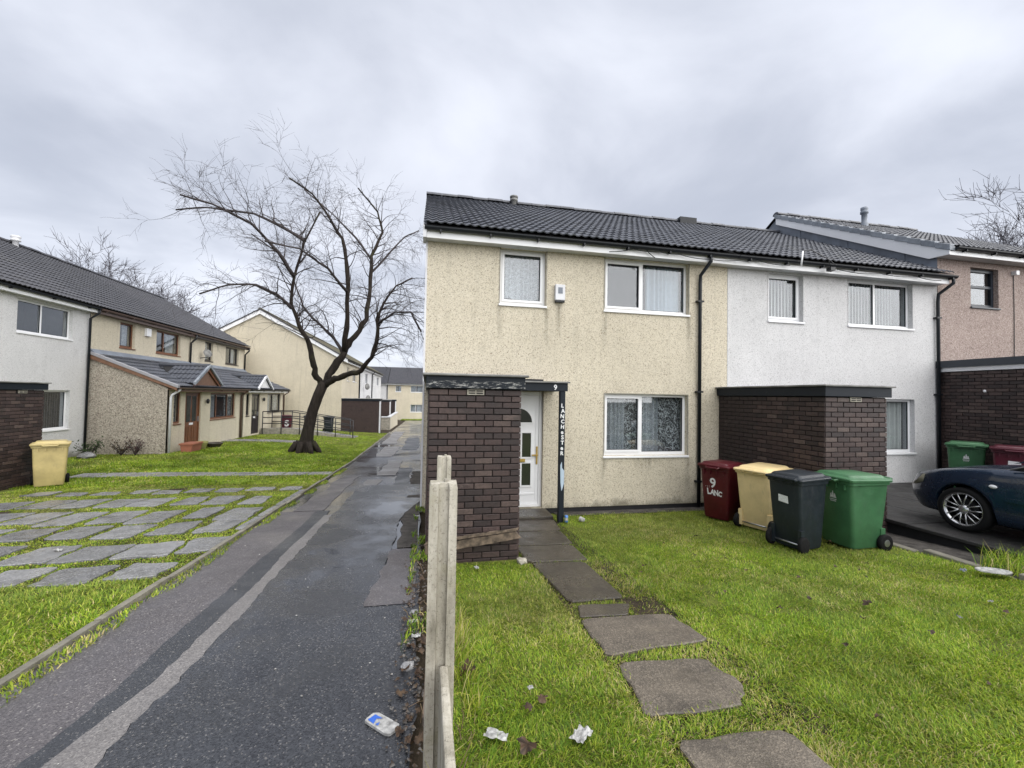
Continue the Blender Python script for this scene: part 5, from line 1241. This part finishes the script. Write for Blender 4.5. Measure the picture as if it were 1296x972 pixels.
plank('rotten timber rail lying in the litter by the fence line', (.035, 2.35, gz(.0, 2.35)+.05), (.06, 3.05, gz(.0, 3.05)+.07), .035, .03)

# ================================================================== CABLES, BRACKET
def cable(label, pts, r=.008):
    P = []
    for i in range(len(pts)-1):
        a, b = Vector(pts[i]), Vector(pts[i+1])
        for k in range(6): t = k/6; P.append(a.lerp(b, t)-Vector((0, 0, .10*math.sin(math.pi*t)*(b-a).length*.35)))
    P.append(Vector(pts[-1])); tag(part('cable', MB().tube(P, r, 6), M['black_pvc'], None, True), label, 'cable', 'cables slung along the eaves')
yc = YF-.30
cable('thin black cable looped under the gutter above the wide upper window', [(3.4, yc, 4.50), (3.9, yc, 4.60), (4.5, yc, 4.585), (4.9, yc, 4.575), (5.6, yc, 4.53)])
cable('black cable running from the downpipe along the white fascia', [(5.62, yc, 4.53), (6.2, yc, 4.56), (6.7, yc, 4.60), (7.5, yc, 4.56)])
cable('black cable drooping at the right end of the white fascia', [(8.7, yc, 4.57), (9.9, yc, 4.56), (10.9, yc, 4.57), (11.6, yc, 4.53)])
cable('short black cable dangling beside the wide upper window head', [(4.2, yc+.02, 4.60), (4.3, yc+.02, 4.52), (4.38, yc+.02, 4.47)])
ae = thing('aerial_bracket', 'bent aerial bracket with a pale pole over the white house gutter', 'aerial', (8.0, YF-.35, 4.5))
part('pole', MB().tube([(7.655, 7.48, 4.52), (7.70, 7.48, 4.84)], .017, 8), M['pvc'], ae, True); part('stay', MB().tube([(7.68, 7.48, 4.74), (7.75, 7.48, 4.86), (7.90, 7.47, 4.88), (8.33, 7.47, 4.72), (8.44, 7.50, 4.54)], .010, 6), M['black_metal'], ae, True)
part('stay', MB().tube([(8.33, 7.47, 4.72), (8.56, 7.5, 4.62), (8.44, 7.52, 4.53)], .008, 6), M['black_metal'], ae, True); part('foot', MB().box((8.40, 7.47, 4.49), (8.52, 7.58, 4.56)), M['black_metal'], ae)
# ================================================================== GRASS
def vnoise(x, y, seed=0):
    xi = np.floor(x).astype(np.int64); yi = np.floor(y).astype(np.int64); xf = x-xi; yf = y-yi
    def h(a, b):
        n = (a*374761393+b*668265263+seed*974634777) & 0x7fffffff; n = ((n ^ (n >> 13))*1274126177) & 0x7fffffff; return ((n ^ (n >> 16)) & 0xffff)/65535.
    u = xf*xf*(3-2*xf); v = yf*yf*(3-2*yf)
    return (h(xi, yi)*(1-u)+h(xi+1, yi)*u)*(1-v)+(h(xi, yi+1)*(1-u)+h(xi+1, yi+1)*u)*v
def in_slabs(x, y, shrink=.94):
    ins = np.zeros(len(x), bool)
    for P in SLABS:
        cx = sum(p[0] for p in P)/len(P); cy = sum(p[1] for p in P)/len(P)
        xs = [p[0] for p in P]; ys = [p[1] for p in P]
        cand = np.where((x > min(xs)-.1) & (x < max(xs)+.1) & (y > min(ys)-.1) & (y < max(ys)+.1))[0]
        if len(cand) == 0: continue
        ok = np.ones(len(cand), bool); sgn = None
        Q = [((a-cx)*shrink+cx, (b-cy)*shrink+cy) for a, b in P]
        area = sum(Q[i][0]*Q[(i+1) % len(Q)][1]-Q[(i+1) % len(Q)][0]*Q[i][1] for i in range(len(Q)))
        for i in range(len(Q)):
            (ax, ay), (bx_, by_) = Q[i], Q[(i+1) % len(Q)]
            c = (bx_-ax)*(y[cand]-ay)-(by_-ay)*(x[cand]-ax); ok &= (c*np.sign(area) > 0)
        ins[cand[ok]] = True
    return ins
PAL = np.array([(.120, .220, .015), (.205, .315, .022), (.310, .385, .034), (.43, .42, .090), (.50, .43, .20), (.055, .095, .016)])
def blades(name, label, x, y, L, W, lean=.9, pal_w=(.30, .34, .22, .08, .03, .03), zoff=0.0, parent=None, dry=None, flow=True, mat='grass'):
    n = len(x); rg = RNG
    z = np.array([gz(a, b) for a, b in zip(x.tolist(), y.tolist())])+zoff
    Ls = L*rg.uniform(.45, 1.25, n)*(.75+.5*vnoise(x*1.7, y*1.7, 3)); Ws = W*rg.uniform(.6, 1.3, n)
    fl = 2*np.pi*vnoise(x*2.6, y*2.6, 5)*1.6 if flow else np.zeros(n)
    az = fl+rg.normal(0, 1.3, n); ln = np.clip(rg.normal(lean, .35, n), .05, 1.45)
    dx, dy = np.cos(az), np.sin(az); sx, sy = -dy, dx
    tw_ = rg.uniform(-.6, .6, n); px_, py_ = sx*np.cos(tw_)+dx*np.sin(tw_), sy*np.cos(tw_)+dy*np.sin(tw_)
    b = np.stack([x, y, z], 1); h1_ = Ls*.55*np.cos(ln*.55); r1_ = Ls*.55*np.sin(ln*.55); h2_ = h1_+Ls*.45*np.cos(ln*1.25); r2_ = r1_+Ls*.45*np.sin(ln*1.25)
    side = np.stack([px_, py_, np.zeros(n)], 1)*Ws[:, None]*.5
    mid = b+np.stack([dx*r1_, dy*r1_, h1_], 1); tip = b+np.stack([dx*r2_, dy*r2_, np.maximum(h2_, .006)], 1)
    V = np.stack([b-side, b+side, mid-side*.8, mid+side*.8, tip], 1).reshape(-1, 3)
    base_i = (np.arange(n)*5)[:, None]; tri = (base_i+np.array([[0, 1, 3, 0, 3, 2, 2, 3, 4]])).reshape(-1)
    patch = vnoise(x*.55, y*.55, 9); p2 = vnoise(x*2.3, y*2.3, 12)*.6+vnoise(x*7, y*7, 14)*.4; deadp = np.clip((vnoise(x*1.1+5, y*1.1, 17)-.62)*4, 0, 1)*np.clip(vnoise(x*6, y*6, 19)*1.6-.3, 0, 1)
    w = np.array(pal_w)[None, :]*np.ones((n, 1)); w[:, 2] *= .5+1.5*patch; w[:, 3] *= .3+2.4*patch*p2; w[:, 4] *= .2+3*p2*patch; w[:, 0] *= 1.5-patch; w[:, 4] += deadp*.30; w[:, 3] += deadp*.25; w[:, 5] += .10*(vnoise(x*3.1, y*3.1, 23) > .72)
    if dry is not None: w[:, 3] += dry*.5; w[:, 4] += dry*.8
    cw = np.cumsum(w/w.sum(1, keepdims=True), 1); pick = (rg.random(n)[:, None] > cw).sum(1).clip(0, 5)
    tone = .66+.5*vnoise(x*1.25, y*1.25, 61)+.22*vnoise(x*4.3, y*4.3, 62); dull = np.clip((vnoise(x*.8+3, y*.8, 63)-.55)*2.2, 0, 1)[:, None]
    c = PAL[pick]*rg.uniform(.75, 1.25, (n, 1))*tone[:, None]; c = c*(1-.45*dull)+(c.mean(1, keepdims=True)*np.array([[1.15, 1.05, .45]]))*.45*dull
    me = bpy.data.meshes.new(name); me.vertices.add(n*5); me.vertices.foreach_set('co', V.astype(np.float32).ravel())
    me.loops.add(len(tri)); me.loops.foreach_set('vertex_index', tri.astype(np.int32)); me.polygons.add(len(tri)//3); me.polygons.foreach_set('loop_start', np.arange(0, len(tri), 3, dtype=np.int32))
    ca = me.color_attributes.new('col', 'FLOAT_COLOR', 'POINT'); cc = np.ones((n*5, 4), np.float32); cc[:, :3] = np.repeat(c, 5, 0); ca.data.foreach_set('color', cc.ravel())
    me.update(calc_edges=True); o = link(name, me, M[mat], parent); tag(o, label, 'grass', kind='stuff'); return o
def scatter(x0, x1, y0, y1, dens):
    n = int((x1-x0)*(y1-y0)*dens); return RNG.uniform(x0, x1, n), RNG.uniform(y0, y1, n)
def keep(x, y, m): return x[m], y[m]
# garden lawn
xs, ys = [], []
for (a, b, c, d, dn) in ((.12, 4.2, .9, 2.6, 12500), (.12, 5.6, 2.6, 4.0, 9000), (.12, 6.52, 4.0, 5.6, 6500), (.12, 6.5, 5.6, 7.62, 4200), (4.2, 6.6, .9, 2.6, 4000), (5.6, 6.6, 2.6, 4.0, 7000)):
    x, y = scatter(a, b, c, d, dn); xs.append(x); ys.append(y)
x, y = np.concatenate(xs), np.concatenate(ys)
bare = vnoise(x*2.1, y*2.1, 21)*.65+vnoise(x*8, y*8, 22)*.35
k = ~((x < 1.24) & (y > 5.22)) & ~((x > 5.98) & (y > 5.4)) & ~(in_slabs(x, y, .86) | (in_slabs(x, y, .985) & (vnoise(x*9, y*9, 77) > .42))) & ~((x < 2.3) & (x > 1.2) & (y > 7.0)) & ~((bare < .27) & (RNG.random(len(x)) < .7)) & ~((x > 1.9) & (x < 2.25) & (y > 3.4) & (y < 3.9) & (RNG.random(len(x)) < .8))
x, y = keep(x, y, k)
edge = np.exp(-np.abs(x-1.30)/.10)+np.exp(-np.abs(x-2.06)/.12)*(y < 5)
blades('lawn_grass', 'short tufty green grass covering the front garden', x, y, .047, .0050, 1.15, zoff=-.012, dry=np.clip(edge, 0, 1)*.5)
# rough dry grass along the fence line and kerbs
x, y = scatter(.10, .36, .8, 5.1, 3000); k = (vnoise(x*5, y*2.2, 31) > .38); x, y = keep(x, y, k)
blades('rough_grass', 'long straw-coloured grass along the broken fence line', x, y, .17, .006, .75, (.16, .2, .2, .25, .25, .04), zoff=-.01, flow=False)
x, y = scatter(-.14, .10, 1.2, 9.0, 1500); k = (vnoise(x*6, y*3.1, 37) > .58); x, y = keep(x, y, k)
blades('path_weeds', 'small weeds growing in the debris beside the footpath', x, y, .075, .012, .9, (.45, .3, .1, .05, .05, .1), zoff=.015, flow=False)
x, y = scatter(6.45, 7.2, 3.3, 4.3, 1800); k = ((x-6.85)**2/.10+(y-3.75)**2/.06 < 1+.6*RNG.random(len(x))); x, y = keep(x, y, k)
blades('grass_tuft', 'long rough grass tuft between lawn and driveway', x, y, .26, .007, .85, (.4, .3, .15, .1, .05, .05), zoff=0., flow=False)
# left lawn, near part
xs, ys = [], []
for (a, b, c, d, dn) in ((-5.2, -2.54, 1.6, 5.0, 5200), (-8.6, -5.2, 2.4, 5.0, 2600), (-12, -8.6, 4, 10, 700)):
    x, y = scatter(a, b, c, d, dn); xs.append(x); ys.append(y)
x, y = np.concatenate(xs), np.concatenate(ys); k = ~in_slabs(x, y, .95); x, y = keep(x, y, k)
blades('lawn_grass', 'green grass in front of the slab parking bay', x, y, .060, .007, 1.15, zoff=-.012)
# moss and grass in the slab joints
x, y = scatter(-8.6, -2.54, 4.85, 11.6, 4300); k = ~(in_slabs(x, y, .74) | (in_slabs(x, y, .98) & (vnoise(x*8, y*8, 78) > .52))) & ((vnoise(x*1.3, y*1.3, 41) > .13) | (x > -5)); x, y = keep(x, y, k)
blades('joint_grass', 'yellowish moss and grass filling the slab joints', x, y, .024, .010, 1.25, (.16, .28, .36, .15, .05, .03), zoff=-.006)
xs, ys = [], []
for (a, b, c, d, dn) in ((-9.0, -2.54, 11.3, 16.0, 1700), (-11.4, -9.0, 12.0, 17.3, 900), (-9.0, -2.54, 16.0, 22, 1000), (-9.0, -2.54, 22, 31.3, 520)):
    x, y = scatter(a, b, c, d, dn); xs.append(x); ys.append(y)
x, y = np.concatenate(xs), np.concatenate(ys)
k = ~in_slabs(x, y, .97) & ~((y > 26) & (y < 27.6) & (x < -4)) & ~((x < -9.2) & (y < 12.2)); x, y = keep(x, y, k)
blades('lawn_grass', 'green grass around the bare tree', x, y, .065, .016, 1.1, (.26, .36, .26, .07, .02, .03), zoff=-.012)
x, y = scatter(-2.47, -2.33, 1.0, 14, 2600); k = vnoise(x*3, y*1.6, 51)-(x+2.47)*2.6 > .36; x, y = keep(x, y, k)
blades('kerb_grass', 'low grass and moss creeping past the kerb onto the footpath', x, y, .045, .009, 1.0, (.2, .3, .3, .12, .05, .03), zoff=.002)
x, y = scatter(-3.2, 3, 57.6, 61.3, 120); blades('lawn_grass', 'far strip of grass before the end terrace', x, y, .12, .05, .9, zoff=.02)
# ================================================================== LEAVES AND LITTER
def leaf_mesh(seed, size):
    rr = random.Random(seed); m = MB(); n = 26; V = [(0, 0, .2*size)]
    for i in range(n):
        t = 2*math.pi*i/n; lob = .62+.38*abs(math.cos(2.5*t)) if rr.random() < 2 else 1; r = size*lob*(.8+.3*rr.random())
        V.append((r*math.cos(t), r*.85*math.sin(t), size*(.25*math.sin(2*t+seed)+.28*rr.random()+.10*abs(math.cos(t)))))
    m.v = V; m.f = [(0, 1+i, 1+(i+1) % n) for i in range(n)]
    m.tube([(-size*.9, 0, .12*size), (-size*1.6, .1*size, .2*size)], size*.03, 4); return m
def colored(me, cols, seed=0):
    ca = me.color_attributes.new('col', 'FLOAT_COLOR', 'POINT'); rr = random.Random(seed)
    for d in ca.data: c = rr.choice(cols); k_ = rr.uniform(.7, 1.3); d.color = (c[0]*k_, c[1]*k_, c[2]*k_, 1)
BRN = [(.040, .022, .012), (.065, .036, .020), (.022, .014, .010), (.10, .065, .038)]
def leaf(label, x, y, size, seed, dz=.03, group=None):
    me = leaf_mesh(seed, size).mesh('dead_leaf', True); colored(me, BRN, seed); o = link('dead_leaf', me, M['dead'], None); o.location = (x, y, gz(x, y)+dz); o.rotation_euler = (random.uniform(-.4, .4), random.uniform(-.4, .4), seed*1.3); tag(o, label, 'leaf', group)
leaf('large dark lobed dead leaf beside the nearest fence post', .31, 2.86, .075, 1, .06); leaf('curled brown dead leaf at the bottom edge of the lawn left of the white tissue', .55, 2.15, .06, 2, .05)
leaf('small brown dead leaf left of the white tissue further up the lawn', .72, 2.5, .04, 3, .05); leaf('dark crumpled dead leaf right of the big leaf by the post', .62, 2.44, .035, 4, .05)
leaf('blackish curled leaf in the middle of the right lawn', 4.05, 3.25, .05, 5, .05); leaf('dark leaf near the right picture edge on the lawn', 4.75, 2.5, .05, 6, .05)
GL = 'small dead leaves on the garden lawn'
for i in range(30): leaf('small dark dead leaf on the right garden lawn', random.uniform(2.4, 5.8), random.uniform(1.6, 6.0), random.uniform(.018, .034), 20+i, .045, GL)
GP = 'dead leaves in the fence line debris'
for i in range(26): y = random.uniform(1.5, 4.6); leaf('brown dead leaf in the debris beside the footpath', random.uniform(-.13, .06), y, random.uniform(.025, .05), 50+i, .03, GP)
# twiggy litter and grit along the fence: one mass
m = MB()
for i in range(700):
    y = 1.3+5.0*random.random()**1.2; x = random.gauss(-.03, .06); s_ = random.uniform(.006, .022); z = gz(x, y)+.018+random.uniform(0, .01); a = random.uniform(0, 6.28)
    P = [(x+s_*math.cos(a+t)*random.uniform(.6, 1.1), y+s_*math.sin(a+t)*random.uniform(.6, 1.1), z+random.uniform(-.004, .01)) for t in (0, 1.6, 3.1, 4.7)]; m.v += P+[(x, y, z+s_*.7)]; o_ = len(m.v)-5; m.f += [(o_+k_, o_+(k_+1) % 4, o_+4) for k_ in range(4)]
me = raw(m); colored(me, BRN+[(.10, .095, .09), (.16, .15, .14), (.03, .03, .03)], 9); tag(link('path_debris', me, M['dead'], None), 'mass of grit, twigs and leaf crumbs beside the footpath', 'debris', kind='stuff')
m = MB()
for i in range(60):
    a = Vector((random.uniform(-.10, .30), random.uniform(1.4, 5.0), 0)); a.z = gz(a.x, a.y)+.02; d = Vector((random.uniform(-.1, .1), random.uniform(-.12, .12), random.uniform(.0, .16))); m.tube([a, a+d*.5+Vector((.01, 0, .01)), a+d], [.003, .0025, .0015], 4, False)
me = raw(m); colored(me, [(.22, .16, .09), (.12, .075, .05)], 3); tag(link('dead_stalks', me, M['dead'], None), 'thin dry stalks and twigs along the fence line', 'twigs', kind='stuff')
def crumple(name, label, x, y, sx, sy, rz, mat='paper', dz=.03, amp=.02, cat='litter', group=None, tilt=(0, 0)):
    m = MB(); n = 7
    for j in range(n+1):
        for i in range(n+1):
            u, v = i/n-.5, j/n-.5; k_ = 1-.12*random.random(); m.v.append((u*sx*k_, v*sy*k_, amp*(noise.noise(Vector((u*5+x*7, v*5, y*3)))+.6*random.random())))
    for j in range(n):
        for i in range(n): a = j*(n+1)+i; m.f.append((a, a+1, a+n+2, a+n+1))
    o = part(name, m, M[mat], None); o.location = (x, y, gz(x, y)+dz); o.rotation_euler = (tilt[0], tilt[1], rz); tag(o, label, cat, group); return o
crumple('crumpled_tissue', 'crumpled white tissue on the grass at the bottom of the picture', .86, 2.20, .13, .085, .7, amp=.022, dz=.032)
crumple('torn_paper', 'torn white paper scrap nearer the fence post on the grass', .41, 2.28, .13, .06, -.5, amp=.015, dz=.034)
crumple('torn_paper', 'small white paper fleck left of the crumpled tissue', .68, 2.62, .04, .03, .3, amp=.012, dz=.05)
fc = thing('flattened_carton', 'flattened white drinks carton with a blue print on the tarmac edge', 'litter', (-.19, 2.43, gz(-.19, 2.43)), world=False, rz=-.75)
m = MB(); P = [(-.095, -.028), (-.09, -.042), (.07, -.045), (.095, -.03), (.1, .02), (.085, .042), (-.07, .040), (-.095, .02)]
link('carton', MB().prism([(a, b, .018) for a, b in P], (0, 0, .014)).mesh('carton'), M['paper'], fc)
link('blue_print', MB().poly([(-.08, -.03, .0335), (-.03, -.034, .0335), (-.045, .0, .0335), (-.02, .02, .0335), (-.075, .018, .0335)]).poly([(-.02, -.03, .0335), (.0, -.03, .0335), (-.012, -.005, .0335)]).mesh('print'), plain('blue_print_ink', (.03, .12, .52), .5), fc)
cn_ = thing('drinks_can', 'small blue and white can at the foot of the porch post', 'can', (2.42, 7.05, gz(2.42, 7.05)), world=False, rz=.4)
link('can_body', MB().lathe([(.028, 0), (.033, .006), (.033, .105), (.027, .115), (0, .116)], (0, 0, .01), 'Z', 14).mesh('can', True), plain('blue_can', (.10, .25, .62), .3, .3), cn_); link('white_band', MB().lathe([(.0335, .03), (.0335, .08)], (0, 0, .01), 'Z', 14).mesh('band', True), M['paper'], cn_)
cup = thing('foam_cup', 'white foam cup lying on the grass near the porch post', 'cup', (2.72, 6.98, gz(2.72, 6.98)+.05), world=False, rz=.6); o = link('cup_body', MB().lathe([(0, 0), (.03, 0), (.042, .08), (.046, .082), (.044, .075), (.028, .006)], (0, 0, 0), 'Y', 14).mesh('cup', True), M['paper'], cup)
pl = thing('oval_tray', 'white oval plastic tray on the grass by the driveway edge', 'tray', (6.30, 3.66, gz(6.3, 3.66)+.05), world=False, rz=-.35)
m = MB(); 
for r_, z in ((0.0, .02), (.7, .018), (.9, .03), (1.0, .028), (1.0, .015)):
    for i in range(24): t = 2*math.pi*i/24; m.v.append((.17*r_*math.cos(t), .085*r_*math.sin(t), z))
for j in range(4):
    for i in range(24): m.f.append((j*24+i, j*24+(i+1) % 24, (j+1)*24+(i+1) % 24, (j+1)*24+i))
link('tray_body', m.mesh('tray', True), M['paper'], pl)
crumple('blue_wrapper', 'blue plastic wrapper beside the white oval tray', 6.05, 3.78, .12, .05, .4, 'bin_blue' if 'bin_blue' in M else 'lead', .05, .03)
for lbl, x, y, s_ in (('white wrapper scrap on the paved bay near its front row', -4.3, 6.15, .10), ('pale wrapper scrap on the paved bay at the left', -5.2, 5.85, .11), ('white scrap at the debris edge beside the footpath', -.06, 3.55, .08), ('crumpled white wrapper on the debris further from the carton', -.03, 3.32, .07), ('white paper scrap in the grass by the store corner', .62, 4.95, .08), ('pale wrapper against the foot of the gable', -.10, 7.2, .10), ('crumpled clear wrapper near the right lawn edge', 4.6, 2.9, .05), ('silver foil scrap in the right part of the lawn', 5.3, 3.1, .05)):
    crumple('paper_scrap', lbl, x, y, s_, s_*.55, x*3, dz=.032, amp=.016)
m = MB()
for i in range(170):
    x = random.uniform(-2.4, -.15); y = random.uniform(1.4, 9); s_ = random.uniform(.003, .010); z = path_z(y)+.021; a = random.uniform(0, 3)
    m.add([(x+s_*math.cos(a), y+s_*math.sin(a), z), (x-s_*math.sin(a), y+s_*math.cos(a)*.6, z), (x-s_*math.cos(a), y-s_*math.sin(a), z), (x+s_*math.sin(a), y-s_*math.cos(a)*.6, z), (x, y, z+s_*.5)], [(0, 1, 4), (1, 2, 4), (2, 3, 4), (3, 0, 4)])
me = raw(m); colored(me, [(.6, .6, .58), (.2, .18, .16), (.05, .04, .035), (.35, .33, .3)], 4); tag(link('path_crumbs', me, M['dead'], None), 'pale crumbs and specks scattered over the footpath', 'crumbs', kind='stuff')
# stone lumps
def stone(label, x, y, r, cat='stone', group=None, mat='concrete'):
    bm = bmesh.new(); bmesh.ops.create_icosphere(bm, subdivisions=2, radius=r)
    for v in bm.verts: v.co *= 1+.35*noise.noise(v.co*(2.2/r)+Vector((x, y, 0))); v.co.z *= .6
    me = bpy.data.meshes.new('stone'); bm.to_mesh(me); bm.free(); o = link('stone', me, M[mat], None); o.location = (x, y, gz(x, y)+r*.3); tag(o, label, cat, group)
stone('pale broken stone at the store corner beside the slab path', 1.20, 5.12, .07); stone('flat grey stone in the border by the left downpipe', -10.8, 16.4, .22, mat='slab_grey'); stone('dark stone in the debris by the footpath', -.08, 2.95, .05, mat='slab_grey'); stone('small dark stone in the debris further along the fence line', -.06, 3.75, .04, mat='slab_grey')
# planters by the brown door
tp = thing('trough_planter', 'terracotta trough planter under the narrow brown window', 'planter', (-8.55, 17.95, gz(-8.6, 17.95)))
X_, Y_, Z_ = -8.6, 17.75, gz(-8.6, 17.95); part('trough', MB().prism([(X_-.16, Y_, Z_), (X_+.16, Y_, Z_), (X_+.2, Y_, Z_+.26), (X_-.2, Y_, Z_+.26)], (0, .7, 0)), M['terracotta'], tp); part('rim', MB().box((X_-.23, Y_-.03, Z_+.26), (X_+.23, Y_+.73, Z_+.32)), M['terracotta'], tp)
pt = thing('plant_pot', 'olive green round pot beside the trough planter', 'pot', (-8.55, 18.75, gz(-8.6, 18.7))); part('pot_body', MB().lathe([(.12, 0), (.2, .22), (.22, .3), (.18, .3), (.16, .1)], (-8.55, 18.75, gz(-8.6, 18.7)), 'Z', 16), plain('olive_glaze', (.26, .26, .09), .5), pt, True)
pt = thing('plant_pot', 'low dark bowl to the right of the olive pot', 'pot', (-8.4, 19.4, gz(-8.4, 19.4))); part('pot_body', MB().lathe([(.2, 0), (.3, .14), (.32, .18), (.27, .18), (.2, .05)], (-8.4, 19.4, gz(-8.4, 19.4)), 'Z', 16), M['slab_wet'], pt, True)
def shrub(label, x, y, h, w, seed, cols, n=260, group=None):
    rr = random.Random(seed); t = thing('small_shrub', label, 'shrub', (x, y, gz(x, y)), group); z0 = gz(x, y); m = MB(); lm = MB()
    for k in range(16):
        a = rr.uniform(0, 6.28); d = Vector((math.cos(a)*w, math.sin(a)*w, h*rr.uniform(.6, 1.1))); p = Vector((x, y, z0)); pts = [p, p+d*.5+Vector((0, 0, h*.12)), p+d]; m.tube(pts, [.012, .008, .004], 4, False)
        for q in range(n//16):
            c = pts[0].lerp(pts[2], rr.uniform(.25, 1.05))+Vector((rr.gauss(0, .05), rr.gauss(0, .05), rr.gauss(.03, .05))); u = Vector((rr.uniform(-1, 1), rr.uniform(-1, 1), rr.uniform(-.3, 1))).normalized()*rr.uniform(.04, .10); v = u.orthogonal().normalized()*.018
            lm.add([c, c+u*.5+v, c+u, c+u*.5-v], [(0, 1, 2, 3)])
    part('stems', m, M['twig'], t); me = raw(lm); colored(me, cols, seed); link('foliage', me, M['grass'], t)
shrub('low dark green shrub at the foot of the left downpipe', -10.9, 16.6, .55, .35, 1, [(.03, .06, .018), (.05, .08, .025)])
shrub('brown withered plant below the grey porch side wall', -10.2, 17.0, .45, .3, 2, [(.09, .055, .035), (.05, .045, .02)], 120); shrub('purplish spiky plant before the grey porch side wall', -9.75, 16.95, .5, .25, 3, [(.07, .035, .045), (.10, .06, .05)], 120)
